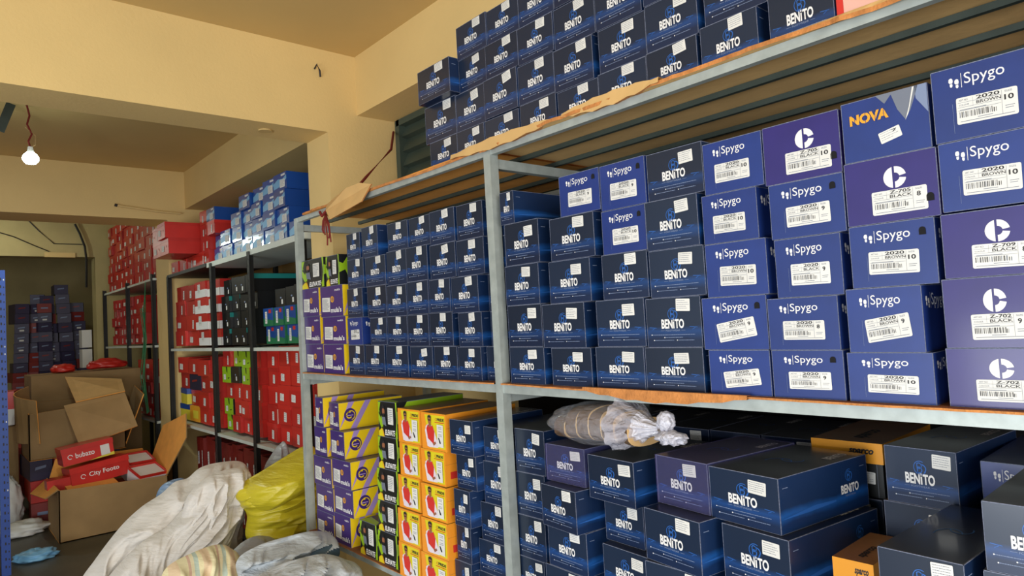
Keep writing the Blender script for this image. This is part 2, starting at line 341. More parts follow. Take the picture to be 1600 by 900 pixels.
# folded torn flaps
fl = MB(); P = [(-2.86, 1.395, .575), (-2.60, 1.36, .60), (-2.50, 1.37, .605), (-2.42, 1.38, .585), (-2.47, 1.36, .52), (-2.60, 1.35, .50), (-2.74, 1.35, .485), (-2.80, 1.36, .535)]
fl.poly(P, M['kraft_lt']); fl.poly([(a, b+.006, c) for a, b, c in reversed(P)], M['kraft_lt'])
for i in range(8):
    a, b = P[i], P[(i+1) % 8]; fl.poly([b, a, (a[0], a[1]+.006, a[2]), (b[0], b[1]+.006, b[2])], M['kraft_edge'])
tag(fl.build('cardboard_flap'), 'torn cardboard flap folded over the rack top edge', 'cardboard flap')
for (x0, x1, z, s, lb) in ((-1.86, -1.36, .566, 2, 'curled cardboard strip over the rack top edge near the middle post'), (-1.32, -.98, .568, 4, 'torn cardboard strip on the rack top edge right of middle post')):
    fl = MB(); n = 14
    for i in range(n):
        xa = x0+(x1-x0)*i/n; xb = x0+(x1-x0)*(i+1)/n
        ha = .03*math.sin(math.pi*i/n)+.006*math.sin(i*2+s); hb = .03*math.sin(math.pi*(i+1)/n)+.006*math.sin(i*2+2+s)
        fl.poly([(xa, 1.374, z-ha*.5), (xb, 1.374, z-hb*.5), (xb, 1.378, z+.012+hb*.35), (xa, 1.378, z+.012+ha*.35)], M['kraft_lt'])
        fl.poly([(xa, 1.378, z+.012+ha*.35), (xb, 1.378, z+.012+hb*.35), (xb, 1.45, z+.012), (xa, 1.45, z+.012)], M['kraft_lt'])
        fl.poly([(xb, 1.374, z-hb*.5), (xa, 1.374, z-ha*.5), (xa, 1.45, z+.007), (xb, 1.45, z+.007)], M['kraft_edge'])
    tag(fl.build('cardboard_strip'), lb, 'cardboard strip')
fl = MB(); n = 16
for i in range(n):
    xa = -1.30+.5*i/n; xb = -1.30+.5*(i+1)/n; ha = .02*math.sin(math.pi*i/n)+.002*(i % 3); hb = .02*math.sin(math.pi*(i+1)/n)+.002*((i+1) % 3)
    fl.poly([(xa, 1.374, -.207-ha), (xb, 1.374, -.207-hb), (xb, 1.376, -.200), (xa, 1.376, -.200)], M['kraft_edge'])
    fl.poly([(xa, 1.376, -.200), (xb, 1.376, -.200), (xb, 1.398, -.2015), (xa, 1.398, -.2015)], M['kraft_edge'])
    fl.poly([(xb, 1.374, -.207-hb), (xa, 1.374, -.207-ha), (xa, 1.394, -.207), (xb, 1.394, -.207)], M['kraft_edge'])
tag(fl.build('cardboard_strip'), 'frayed orange-brown strip hanging from the middle shelf edge', 'cardboard strip')
# cords tied to the rack
rp = MB().tube([(-3.375, 2.09, 1.14), (-3.1, 1.9, .95), (-2.85, 1.6, .72), (-2.68, 1.42, .585)], .007, M['rope'], 6); tag(rp.build('tie_rope'), 'dark red cord stretched from the shutter to the rack top', 'cord')
rp = MB()
for k, (a, b) in enumerate(((0, .10), (.015, .15), (.03, .12), (-.012, .09), (.045, .14))):
    rp.tube([(-2.86, 1.39, .53), (-2.85+a, 1.375, .53-b*.35), (-2.845+a*1.5+.01*math.sin(k), 1.37, .53-b*.8), (-2.84+a*1.2, 1.372, .53-b)], .0035, M['rope'], 5)
rp.tube([(-2.9, 1.38, .545), (-2.86, 1.37, .52), (-2.82, 1.38, .545)], .007, M['rope'], 6)
tag(rp.build('string_tangle'), 'tangled dark red string knotted under the rack top left', 'string')
BOXES = [
 ('benito', -2.0326, 1.4737, 0.575, 0.1723, 0.33, 0.1175, 0.15, 'navy shoe box on top of the rack, first column from left, first from bottom', 'navy shoe boxes on top of the rack', 1),
 ('benito', -2.0453, 1.4748, 0.6933, 0.1978, 0.33, 0.1422, 0.27, 'navy shoe box on top of the rack, first column from left, second from bottom', 'navy shoe boxes on top of the rack', 1),
 ('benito', -2.0216, 1.4344, 0.8362, 0.2031, 0.33, 0.1265, 0.25, 'navy shoe box on top of the rack, first column from left, third from bottom', 'navy shoe boxes on top of the rack', 1),
 ('benito', -1.8618, 1.4702, 0.575, 0.1568, 0.33, 0.1156, -0.02, 'navy shoe box on top of the rack, second column from left, first from bottom', 'navy shoe boxes on top of the rack', 1),
 ('benito', -1.86, 1.4757, 0.6914, 0.166, 0.33, 0.1383, 0.09, 'navy shoe box on top of the rack, second column from left, second from bottom', 'navy shoe boxes on top of the rack', 1),
 ('benito', -1.8382, 1.4754, 0.8304, 0.1569, 0.33, 0.1196, -0.23, 'navy shoe box on top of the rack, second column from left, third from bottom', 'navy shoe boxes on top of the rack', 1),
 ('benito', -1.8318, 1.4728, 0.9508, 0.1703, 0.33, 0.1202, -0.15, 'navy shoe box on top of the rack, second column from left, fourth from bottom', 'navy shoe boxes on top of the rack', 1),
 ('benito', -1.6923, 1.4733, 0.575, 0.1755, 0.33, 0.1156, 0.04, 'navy shoe box on top of the rack, third column from left, first from bottom', 'navy shoe boxes on top of the rack', 1),
 ('benito', -1.6877, 1.4701, 0.6944, 0.1718, 0.33, 0.1351, -0.17, 'navy shoe box on top of the rack, third column from left, second from bottom', 'navy shoe boxes on top of the rack', 1),
 ('benito', -1.6729, 1.4717, 0.8303, 0.1667, 0.33, 0.1177, 0.25, 'navy shoe box on top of the rack, third column from left, third from bottom', 'navy shoe boxes on top of the rack', 1),
 ('benito', -1.6613, 1.4746, 0.9488, 0.1642, 0.33, 0.1168, -0.2, 'navy shoe box on top of the rack, third column from left, fourth from bottom', 'navy shoe boxes on top of the rack', 1),
 ('benito', -1.5154, 1.4748, 0.575, 0.1656, 0.33, 0.1195, -0.22, 'navy shoe box on top of the rack, fourth column from left, first from bottom', 'navy shoe boxes on top of the rack', 1),
 ('benito', -1.5154, 1.4737, 0.6953, 0.1661, 0.33, 0.1277, -0.22, 'navy shoe box on top of the rack, fourth column from left, second from bottom', 'navy shoe boxes on top of the rack', 1),
 ('benito', -1.5049, 1.47, 0.8237, 0.1624, 0.33, 0.1207, 0.22, 'navy shoe box on top of the rack, fourth column from left, third from bottom', 'navy shoe boxes on top of the rack', 1),
 ('benito', -1.4954, 1.4713, 0.9453, 0.1613, 0.33, 0.1236, -0.17, 'navy shoe box on top of the rack, fourth column from left, fourth from bottom', 'navy shoe boxes on top of the rack', 1),
 ('benito', -1.3424, 1.4759, 0.575, 0.1649, 0.33, 0.1117, 0.22, 'navy shoe box on top of the rack, fifth column from left, first from bottom', 'navy shoe boxes on top of the rack', 1),
 ('benito', -1.3499, 1.4717, 0.6875, 0.1585, 0.33, 0.1296, 0.28, 'navy shoe box on top of the rack, fifth column from left, second from bottom', 'navy shoe boxes on top of the rack', 1),
 ('benito', -1.3376, 1.4732, 0.8178, 0.1655, 0.33, 0.1266, 0.11, 'navy shoe box on top of the rack, fifth column from left, third from bottom', 'navy shoe boxes on top of the rack', 1),
 ('benito', -1.3292, 1.4712, 0.9472, 0.1642, 0.33, 0.1224, 0.26, 'navy shoe box on top of the rack, fifth column from left, fourth from bottom', 'navy shoe boxes on top of the rack', 1),
 ('benito', -1.1712, 1.4741, 0.575, 0.1708, 0.33, 0.1151, 0.28, 'navy shoe box on top of the rack, sixth column from left, first from bottom', 'navy shoe boxes on top of the rack', 1),
 ('benito', -1.1644, 1.4754, 0.6909, 0.1677, 0.33, 0.1251, -0.12, 'navy shoe box on top of the rack, sixth column from left, second from bottom', 'navy shoe boxes on top of the rack', 1),
 ('benito', -1.1692, 1.4722, 0.8168, 0.1643, 0.33, 0.1296, -0.2, 'navy shoe box on top of the rack, sixth column from left, third from bottom', 'navy shoe boxes on top of the rack', 1),
 ('benito', -1.003, 1.4709, 0.575, 0.1568, 0.33, 0.1166, -0.26, 'navy shoe box on top of the rack, seventh column from left, first from bottom', 'navy shoe boxes on top of the rack', 1),
 ('benito', -0.9973, 1.4718, 0.6924, 0.1599, 0.33, 0.1271, 0.06, 'navy shoe box on top of the rack, seventh column from left, second from bottom', 'navy shoe boxes on top of the rack', 1),
 ('benito', -0.9907, 1.47, 0.8203, 0.1747, 0.33, 0.1346, 0.11, 'navy shoe box on top of the rack, seventh column from left, third from bottom', 'navy shoe boxes on top of the rack', 1),
 ('benito', -0.8376, 1.472, 0.575, 0.1526, 0.33, 0.1253, -0.11, 'navy shoe box on top of the rack, eighth column from left, first from bottom', 'navy shoe boxes on top of the rack', 1),
 ('benito', -0.8171, 1.4749, 0.7011, 0.1628, 0.33, 0.1236, -0.01, 'navy shoe box on top of the rack, eighth column from left, second from bottom', 'navy shoe boxes on top of the rack', 1),
 ('benito', -0.6594, 1.4719, 0.575, 0.1458, 0.33, 0.1323, -0.01, 'navy shoe box on top of the rack, ninth column from left, first from bottom', 'navy shoe boxes on top of the rack', 1),
 ('redpanel', -0.5088, 1.4742, 0.575, 0.1487, 0.33, 0.1142, -0.27, 'red box with pale panel on top of the rack near the photo top edge', 'navy shoe boxes on top of the rack', 1),
 ('formula', -3.0875, 1.4109, -0.203, 0.193, 0.33, 0.1358, -0.29, 'purple shoe box, middle shelf left bay, first column, first row up', 'shoe boxes on the middle shelf left of the post', 0),
 ('formula', -3.0981, 1.4095, -0.0664, 0.1718, 0.33, 0.1328, 0.21, 'purple shoe box, middle shelf left bay, first column, second row up', 'shoe boxes on the middle shelf left of the post', 0),
 ('formula', -3.095, 1.4051, 0.0672, 0.1779, 0.33, 0.1357, 0.17, 'purple shoe box, middle shelf left bay, first column, third row up', 'shoe boxes on the middle shelf left of the post', 0),
 ('elevate', -3.0644, 1.4072, 0.2037, 0.2392, 0.33, 0.1386, 0.05, 'black and lime shoe box, middle shelf left bay, first column, fourth row up', 'shoe boxes on the middle shelf left of the post', 0),
 ('formula', -2.8728, 1.4051, -0.203, 0.2026, 0.33, 0.1336, -0.27, 'purple shoe box, middle shelf left bay, second column, first row up', 'shoe boxes on the middle shelf left of the post', 0),
 ('formula', -2.8594, 1.4061, -0.0686, 0.2247, 0.33, 0.1254, 0.27, 'purple shoe box, middle shelf left bay, second column, second row up', 'shoe boxes on the middle shelf left of the post', 0),
 ('formula', -2.8754, 1.4062, 0.0575, 0.2212, 0.33, 0.142, 0.15, 'purple shoe box, middle shelf left bay, second column, third row up', 'shoe boxes on the middle shelf left of the post', 0),
 ('elevate', -2.86, 1.4106, 0.2003, 0.1299, 0.33, 0.1385, 0.27, 'black and lime shoe box, middle shelf left bay, second column, fourth row up', 'shoe boxes on the middle shelf left of the post', 0),
 ('benito', -2.66, 1.4071, -0.203, 0.1388, 0.33, 0.1287, -0.09, 'navy shoe box, middle shelf left bay, third column, first row up', 'shoe boxes on the middle shelf left of the post', 2),
 ('spygo', -2.6655, 1.4081, -0.0735, 0.1282, 0.33, 0.1181, 0.17, 'royal blue shoe box, middle shelf left bay, third column, second row up', 'shoe boxes on the middle shelf left of the post', 1),
 ('benito', -2.6512, 1.4056, 0.0454, 0.1337, 0.33, 0.1262, 0.15, 'navy shoe box, middle shelf left bay, third column, third row up', 'shoe boxes on the middle shelf left of the post', 2),
 ('benito', -2.6417, 1.4098, 0.1724, 0.1408, 0.33, 0.1266, 0.22, 'navy shoe box, middle shelf left bay, third column, fourth row up', 'shoe boxes on the middle shelf left of the post', 2),
 ('benito', -2.6423, 1.4052, 0.2998, 0.1169, 0.33, 0.1118, 0.27, 'navy shoe box, middle shelf left bay, third column, fifth row up', 'shoe boxes on the middle shelf left of the post', 2),
 ('benito', -2.4971, 1.4055, -0.203, 0.1539, 0.33, 0.1275, -0.1, 'navy shoe box, middle shelf left bay, fourth column, first row up', 'shoe boxes on the middle shelf left of the post', 2),
 ('benito', -2.4644, 1.4087, -0.0747, 0.131, 0.33, 0.1118, 0.25, 'navy shoe box, middle shelf left bay, fourth column, second row up', 'shoe boxes on the middle shelf left of the post', 2),
 ('benito', -2.464, 1.407, 0.0378, 0.1527, 0.33, 0.1321, 0.25, 'navy shoe box, middle shelf left bay, fourth column, third row up', 'shoe boxes on the middle shelf left of the post', 2),
 ('benito', -2.4683, 1.4083, 0.1708, 0.1644, 0.33, 0.1226, -0.11, 'navy shoe box, middle shelf left bay, fourth column, fourth row up', 'shoe boxes on the middle shelf left of the post', 2),
 ('benito', -2.5021, 1.4069, 0.2941, 0.1316, 0.33, 0.1288, -0.19, 'navy shoe box, middle shelf left bay, fourth column, fifth row up', 'shoe boxes on the middle shelf left of the post', 2),
 ('benito', -2.3232, 1.4055, -0.203, 0.1639, 0.33, 0.1236, -0.21, 'navy shoe box, middle shelf left bay, fifth column, first row up', 'shoe boxes on the middle shelf left of the post', 2),
 ('benito', -2.3166, 1.4091, -0.0786, 0.1448, 0.33, 0.1155, 0.3, 'navy shoe box, middle shelf left bay, fifth column, second row up', 'shoe boxes on the middle shelf left of the post', 2),
 ('benito', -2.3057, 1.406, 0.0377, 0.1447, 0.33, 0.123, -0.27, 'navy shoe box, middle shelf left bay, fifth column, third row up', 'shoe boxes on the middle shelf left of the post', 2),
 ('benito', -2.3035, 1.4109, 0.1615, 0.1453, 0.33, 0.1368, 0.02, 'navy shoe box, middle shelf left bay, fifth column, fourth row up', 'shoe boxes on the middle shelf left of the post', 2),
 ('benito', -2.2802, 1.4074, 0.2991, 0.149, 0.33, 0.1096, -0.16, 'navy shoe box, middle shelf left bay, fifth column, fifth row up', 'shoe boxes on the middle shelf left of the post', 2),
 ('benito', -2.1534, 1.4086, -0.203, 0.1485, 0.33, 0.1188, 0.2, 'navy shoe box, middle shelf left bay, sixth column, first row up', 'shoe boxes on the middle shelf left of the post', 2),
 ('benito', -2.1643, 1.4077, -0.0823, 0.1415, 0.33, 0.1192, -0.05, 'navy shoe box, middle shelf left bay, sixth column, second row up', 'shoe boxes on the middle shelf left of the post', 2),
 ('benito', -2.1532, 1.4053, 0.0391, 0.1413, 0.33, 0.1252, 0.25, 'navy shoe box, middle shelf left bay, sixth column, third row up', 'shoe boxes on the middle shelf left of the post', 2),
 ('benito', -2.1495, 1.4052, 0.165, 0.144, 0.33, 0.1309, -0.0, 'navy shoe box, middle shelf left bay, sixth column, fourth row up', 'shoe boxes on the middle shelf left of the post', 2),
 ('benito', -2.1264, 1.41, 0.2967, 0.1407, 0.33, 0.1106, -0.22, 'navy shoe box, middle shelf left bay, sixth column, fifth row up', 'shoe boxes on the middle shelf left of the post', 2),
 ('benito', -1.9971, 1.4094, -0.203, 0.1391, 0.33, 0.1188, 0.27, 'navy shoe box, middle shelf left bay, seventh column, first row up', 'shoe boxes on the middle shelf left of the post', 2),
 ('benito', -2.0145, 1.4088, -0.0834, 0.1414, 0.33, 0.1216, 0.17, 'navy shoe box, middle shelf left bay, seventh column, second row up', 'shoe boxes on the middle shelf left of the post', 2),
 ('benito', -2.0095, 1.4056, 0.04, 0.1296, 0.33, 0.1197, -0.04, 'navy shoe box, middle shelf left bay, seventh column, third row up', 'shoe boxes on the middle shelf left of the post', 2),
 ('benito', -1.981, 1.4059, 0.1605, 0.156, 0.33, 0.1261, 0.21, 'navy shoe box, middle shelf left bay, seventh column, fourth row up', 'shoe boxes on the middle shelf left of the post', 2),
 ('benito', -1.9759, 1.4068, 0.2873, 0.1524, 0.33, 0.1221, -0.03, 'navy shoe box, middle shelf left bay, seventh column, fifth row up', 'shoe boxes on the middle shelf left of the post', 2),
 ('benito', -1.8566, 1.411, -0.203, 0.1272, 0.33, 0.1157, 0.21, 'navy shoe box, middle shelf left bay, eighth column, first row up', 'shoe boxes on the middle shelf left of the post', 2),
 ('benito', -1.8446, 1.4109, -0.0865, 0.1305, 0.33, 0.1181, -0.03, 'navy shoe box, middle shelf left bay, eighth column, second row up', 'shoe boxes on the middle shelf left of the post', 2),
 ('benito', -1.8618, 1.4079, 0.0323, 0.1512, 0.33, 0.1255, 0.14, 'navy shoe box, middle shelf left bay, eighth column, third row up', 'shoe boxes on the middle shelf left of the post', 2),
 ('benito', -1.8198, 1.4079, 0.1586, 0.1516, 0.33, 0.1243, -0.13, 'navy shoe box, middle shelf left bay, eighth column, fourth row up', 'shoe boxes on the middle shelf left of the post', 2),
 ('benito', -1.8125, 1.4074, 0.2837, 0.1446, 0.33, 0.1221, -0.21, 'navy shoe box, middle shelf left bay, eighth column, fifth row up', 'shoe boxes on the middle shelf left of the post', 2),
 ('benito', -1.7229, 1.432, -0.203, 0.1263, 0.33, 0.1149, 0.29, 'navy shoe box, middle shelf left bay, ninth column, first row up', 'shoe boxes on the middle shelf left of the post', 2),
 ('benito', -1.7052, 1.432, -0.0873, 0.1003, 0.33, 0.1163, 0.08, 'navy shoe box, middle shelf left bay, ninth column, second row up', 'shoe boxes on the middle shelf left of the post', 2),
 ('benito', -1.7069, 1.432, 0.0299, 0.1032, 0.33, 0.1259, -0.1, 'navy shoe box, middle shelf left bay, ninth column, third row up', 'shoe boxes on the middle shelf left of the post', 2),
 ('benito', -1.6959, 1.432, 0.1566, 0.0698, 0.33, 0.1186, -0.14, 'navy shoe box, middle shelf left bay, ninth column, fourth row up', 'shoe boxes on the middle shelf left of the post', 2),
 ('benito', -1.6964, 1.432, 0.276, 0.0736, 0.33, 0.1391, 0.22, 'navy shoe box, middle shelf left bay, ninth column, fifth row up', 'shoe boxes on the middle shelf left of the post', 2),
 ('benito', -1.5536, 1.4022, -0.203, 0.1565, 0.33, 0.1144, 0.17, 'navy shoe box, middle shelf right of post, first column, first row up', 'shoe boxes on the middle shelf right of the post', 3),
 ('benito', -1.5565, 1.4046, -0.0878, 0.1549, 0.33, 0.13, 0.12, 'navy shoe box, middle shelf right of post, first column, second row up', 'shoe boxes on the middle shelf right of the post', 3),
 ('benito', -1.5583, 1.404, 0.043, 0.1546, 0.33, 0.1253, 0.16, 'navy shoe box, middle shelf right of post, first column, third row up', 'shoe boxes on the middle shelf right of the post', 3),
 ('benito', -1.5472, 1.4022, 0.1691, 0.1545, 0.33, 0.1334, 0.12, 'navy shoe box, middle shelf right of post, first column, fourth row up', 'shoe boxes on the middle shelf right of the post', 3),
 ('benito', -1.6075, 1.4017, 0.3033, 0.0646, 0.33, 0.1036, -0.01, 'navy shoe box, middle shelf right of post, first column, fifth row up', 'shoe boxes on the middle shelf right of the post', 3),
 ('benito', -1.365, 1.4046, -0.203, 0.1577, 0.33, 0.1103, 0.11, 'navy shoe box, middle shelf right of post, second column, first row up', 'shoe boxes on the middle shelf right of the post', 3),
 ('benito', -1.3857, 1.4018, -0.0919, 0.1704, 0.33, 0.1295, 0.27, 'navy shoe box, middle shelf right of post, second column, second row up', 'shoe boxes on the middle shelf right of the post', 3),
 ('benito', -1.3522, 1.4039, 0.0385, 0.1634, 0.33, 0.124, 0.05, 'navy shoe box, middle shelf right of post, second column, third row up', 'shoe boxes on the middle shelf right of the post', 3),
 ('benito', -1.33, 1.4001, 0.1632, 0.1732, 0.33, 0.1248, 0.03, 'navy shoe box, middle shelf right of post, second column, fourth row up', 'shoe boxes on the middle shelf right of the post', 3),
 ('spygo', -1.2917, 1.4015, 0.2889, 0.1543, 0.33, 0.1172, 0.1, 'royal blue footprint shoe box, middle shelf right of post, second column, fifth row up', 'shoe boxes on the middle shelf right of the post', 20),
 ('benito', -1.1831, 1.4028, -0.203, 0.1653, 0.33, 0.1124, 0.19, 'navy shoe box, middle shelf right of post, third column, first row up', 'shoe boxes on the middle shelf right of the post', 3),
 ('benito', -1.1734, 1.4039, -0.0898, 0.1648, 0.33, 0.1268, 0.18, 'navy shoe box, middle shelf right of post, third column, second row up', 'shoe boxes on the middle shelf right of the post', 3),
 ('benito', -1.1467, 1.4021, 0.0377, 0.1532, 0.33, 0.1223, 0.09, 'navy shoe box, middle shelf right of post, third column, third row up', 'shoe boxes on the middle shelf right of the post', 3),
 ('spygo', -1.1422, 1.4044, 0.1609, 0.1483, 0.33, 0.1186, 0.2, 'royal blue footprint shoe box, middle shelf right of post, third column, fourth row up', 'shoe boxes on the middle shelf right of the post', 21),
 ('spygo', -1.1349, 1.4021, 0.2803, 0.1516, 0.33, 0.1242, 0.21, 'royal blue footprint shoe box, middle shelf right of post, third column, fifth row up', 'shoe boxes on the middle shelf right of the post', 20),
 ('benito', -1.0111, 1.4052, -0.203, 0.1719, 0.33, 0.1098, 0.11, 'navy shoe box, middle shelf right of post, fourth column, first row up', 'shoe boxes on the middle shelf right of the post', 3),
 ('benito', -1.0048, 1.4059, -0.0924, 0.1626, 0.33, 0.1246, 0.27, 'navy shoe box, middle shelf right of post, fourth column, second row up', 'shoe boxes on the middle shelf right of the post', 3),
 ('benito', -0.9833, 1.4031, 0.033, 0.1614, 0.33, 0.1198, 0.02, 'navy shoe box, middle shelf right of post, fourth column, third row up', 'shoe boxes on the middle shelf right of the post', 3),
 ('benito', -0.9875, 1.401, 0.1536, 0.1543, 0.33, 0.1262, 0.2, 'navy shoe box, middle shelf right of post, fourth column, fourth row up', 'shoe boxes on the middle shelf right of the post', 3),
 ('benito', -0.9721, 1.4056, 0.2806, 0.1637, 0.33, 0.1214, -0.01, 'navy shoe box, middle shelf right of post, fourth column, fifth row up', 'shoe boxes on the middle shelf right of the post', 3),
 ('spygo', -0.8313, 1.4041, -0.203, 0.1531, 0.33, 0.1032, 0.13, 'royal blue footprint shoe box, middle shelf right of post, fifth column, first row up', 'shoe boxes on the middle shelf right of the post', 19),
 ('spygo', -0.8357, 1.4044, -0.099, 0.1647, 0.33, 0.1227, -0.2, 'royal blue footprint shoe box, middle shelf right of post, fifth column, second row up', 'shoe boxes on the middle shelf right of the post', 29),
 ('spygo', -0.8222, 1.4047, 0.0245, 0.1541, 0.33, 0.1253, 0.05, 'royal blue footprint shoe box, middle shelf right of post, fifth column, third row up', 'shoe boxes on the middle shelf right of the post', 10),
 ('spygo', -0.8285, 1.404, 0.1506, 0.14, 0.33, 0.1161, -0.05, 'royal blue footprint shoe box, middle shelf right of post, fifth column, fourth row up', 'shoe boxes on the middle shelf right of the post', 12),
 ('spygo', -0.8121, 1.4037, 0.2675, 0.1494, 0.33, 0.1215, 0.16, 'royal blue footprint shoe box, middle shelf right of post, fifth column, fifth row up', 'shoe boxes on the middle shelf right of the post', 12),
 ('spygo', -0.6727, 1.4038, -0.203, 0.1532, 0.33, 0.1025, 0.13, 'royal blue footprint shoe box, middle shelf right of post, sixth column, first row up', 'shoe boxes on the middle shelf right of the post', 39),
 ('spygo', -0.6733, 1.4002, -0.0997, 0.1521, 0.33, 0.1119, -0.2, 'royal blue footprint shoe box, middle shelf right of post, sixth column, second row up', 'shoe boxes on the middle shelf right of the post', 18),
 ('spygo', -0.6537, 1.4026, 0.013, 0.1409, 0.33, 0.1266, 0.09, 'royal blue footprint shoe box, middle shelf right of post, sixth column, third row up', 'shoe boxes on the middle shelf right of the post', 16),
 ('spygo', -0.6478, 1.4013, 0.1404, 0.159, 0.33, 0.1199, 0.11, 'royal blue footprint shoe box, middle shelf right of post, sixth column, fourth row up', 'shoe boxes on the middle shelf right of the post', 36),
 ('ccorp', -0.6511, 1.4038, 0.2611, 0.1659, 0.33, 0.1293, -0.27, 'violet C-emblem shoe box, middle shelf right of post, sixth column, fifth row up', 'shoe boxes on the middle shelf right of the post', 10),
 ('spygo', -0.5107, 1.4028, -0.203, 0.1546, 0.33, 0.0974, -0.16, 'royal blue footprint shoe box, middle shelf right of post, seventh column, first row up', 'shoe boxes on the middle shelf right of the post', 10),
 ('spygo', -0.5114, 1.4003, -0.1048, 0.1369, 0.33, 0.1264, -0.22, 'royal blue footprint shoe box, middle shelf right of post, seventh column, second row up', 'shoe boxes on the middle shelf right of the post', 19),
 ('spygo', -0.4886, 1.4019, 0.0224, 0.1526, 0.33, 0.1232, -0.19, 'royal blue footprint shoe box, middle shelf right of post, seventh column, third row up', 'shoe boxes on the middle shelf right of the post', 30),
 ('ccorp', -0.4823, 1.4012, 0.1464, 0.1649, 0.33, 0.1268, -0.28, 'violet C-emblem shoe box, middle shelf right of post, seventh column, fourth row up', 'shoe boxes on the middle shelf right of the post', 11),
 ('nova', -0.4836, 1.4028, 0.274, 0.1565, 0.33, 0.1212, -0.07, 'violet-blue orange-lettered shoe box, middle shelf right of post, seventh column, fifth row up', 'shoe boxes on the middle shelf right of the post', 0),
 ('ccorp', -0.3383, 1.4037, -0.203, 0.1484, 0.33, 0.1053, 0.05, 'violet C-emblem shoe box, middle shelf right of post, eighth column, first row up', 'shoe boxes on the middle shelf right of the post', 15),
 ('ccorp', -0.3386, 1.4014, -0.0969, 0.1407, 0.33, 0.1247, 0.24, 'violet C-emblem shoe box, middle shelf right of post, eighth column, second row up', 'shoe boxes on the middle shelf right of the post', 14),
 ('ccorp', -0.3262, 1.4, 0.0286, 0.1511, 0.33, 0.117, -0.06, 'violet C-emblem shoe box, middle shelf right of post, eighth column, third row up', 'shoe boxes on the middle shelf right of the post', 13),
 ('spygo', -0.3233, 1.4017, 0.1492, 0.1465, 0.33, 0.1257, -0.05, 'royal blue footprint shoe box, middle shelf right of post, eighth column, fourth row up', 'shoe boxes on the middle shelf right of the post', 10),
 ('spygo', -0.3214, 1.4007, 0.2757, 0.1535, 0.33, 0.133, 0.2, 'royal blue footprint shoe box, middle shelf right of post, eighth column, fifth row up', 'shoe boxes on the middle shelf right of the post', 10),
 ('formula', -3.0597, 1.4092, -0.4611, 0.0829, 0.33, 0.1391, -1.0, 'purple shoe box, bottom shelf, stack beside the left post, first from top', 'shoe boxes on the bottom shelf', 0),
 ('formula', -3.0596, 1.41, -0.5976, 0.129, 0.33, 0.1355, 0.0, 'purple shoe box, bottom shelf, stack beside the left post, second from top', 'shoe boxes on the bottom shelf', 0),
 ('formula', -3.0305, 1.4, -0.7329, 0.1844, 0.33, 0.1343, 0.0, 'purple shoe box, bottom shelf, stack beside the left post, third from top', 'shoe boxes on the bottom shelf', 0),
 ('formula', -3.0174, 1.4, -0.8551, 0.18, 0.33, 0.1212, 0.0, 'purple shoe box, bottom shelf, stack beside the left post, fourth from top', 'shoe boxes on the bottom shelf', 0),
 ('formula', -3.0246, 1.4, -0.968, 0.1754, 0.33, 0.1119, 0.0, 'purple shoe box, bottom shelf, stack beside the left post, fifth from top', 'shoe boxes on the bottom shelf', 0),
 ('formula', -2.9414, 1.4263, -0.4665, 0.1056, 0.33, 0.1244, -3.0, 'purple shoe box with yellow side, bottom shelf, second stack from left post, first from top', 'shoe boxes on the bottom shelf', 0),
 ('formula', -2.8935, 1.4138, -0.5901, 0.1394, 0.33, 0.1226, -1.0, 'purple shoe box with yellow side, bottom shelf, second stack from left post, second from top', 'shoe boxes on the bottom shelf', 0),
 ('formula', -2.8391, 1.4, -0.7139, 0.1774, 0.33, 0.1229, 0.0, 'purple shoe box with yellow side, bottom shelf, second stack from left post, third from top', 'shoe boxes on the bottom shelf', 0),
 ('formula', -2.8276, 1.4, -0.8348, 0.1787, 0.33, 0.1199, 0.0, 'purple shoe box with yellow side, bottom shelf, second stack from left post, fourth from top', 'shoe boxes on the bottom shelf', 0),
 ('formula', -2.8499, 1.4, -0.968, 0.1529, 0.33, 0.1322, 0.0, 'purple shoe box with yellow side, bottom shelf, second stack from left post, fifth from top', 'shoe boxes on the bottom shelf', 0),
 ('elevate', -2.6135, 1.4, -0.968, 0.1429, 0.33, 0.1424, 0.0, 'lone black and lime shoe box, bottom shelf, beside purple boxes, first from top', 'shoe boxes on the bottom shelf', 0),
 ('elevate', -2.4092, 1.4, -0.4474, 0.1433, 0.33, 0.1418, 0.0, 'black and lime shoe box, bottom shelf, stack beside orange boxes, first from top', 'shoe boxes on the bottom shelf', 0),
 ('elevate', -2.4175, 1.4, -0.5783, 0.1531, 0.33, 0.1299, 0.0, 'black and lime shoe box, bottom shelf, stack beside orange boxes, second from top', 'shoe boxes on the bottom shelf', 0),
 ('elevate', -2.4334, 1.4, -0.7101, 0.1612, 0.33, 0.1308, 0.0, 'black and lime shoe box, bottom shelf, stack beside orange boxes, third from top', 'shoe boxes on the bottom shelf', 0),
 ('elevate', -2.444, 1.4, -0.8353, 0.1486, 0.33, 0.1241, 0.0, 'black and lime shoe box, bottom shelf, stack beside orange boxes, fourth from top', 'shoe boxes on the bottom shelf', 0),
 ('elevate', -2.4554, 1.4, -0.968, 0.1488, 0.33, 0.1317, 0.0, 'black and lime shoe box, bottom shelf, stack beside orange boxes, fifth from top', 'shoe boxes on the bottom shelf', 0),
 ('pride', -2.2344, 1.39, -0.4538, 0.1573, 0.33, 0.131, 0.0, 'orange shoe box with printed man, bottom shelf, left orange stack, first from top', 'shoe boxes on the bottom shelf', 0),
 ('pride', -2.2392, 1.39, -0.5807, 0.1432, 0.33, 0.1259, 0.0, 'orange shoe box with printed man, bottom shelf, left orange stack, second from top', 'shoe boxes on the bottom shelf', 0),
 ('pride', -2.2543, 1.39, -0.7073, 0.155, 0.33, 0.1256, 0.0, 'orange shoe box with printed man, bottom shelf, left orange stack, third from top', 'shoe boxes on the bottom shelf', 0),
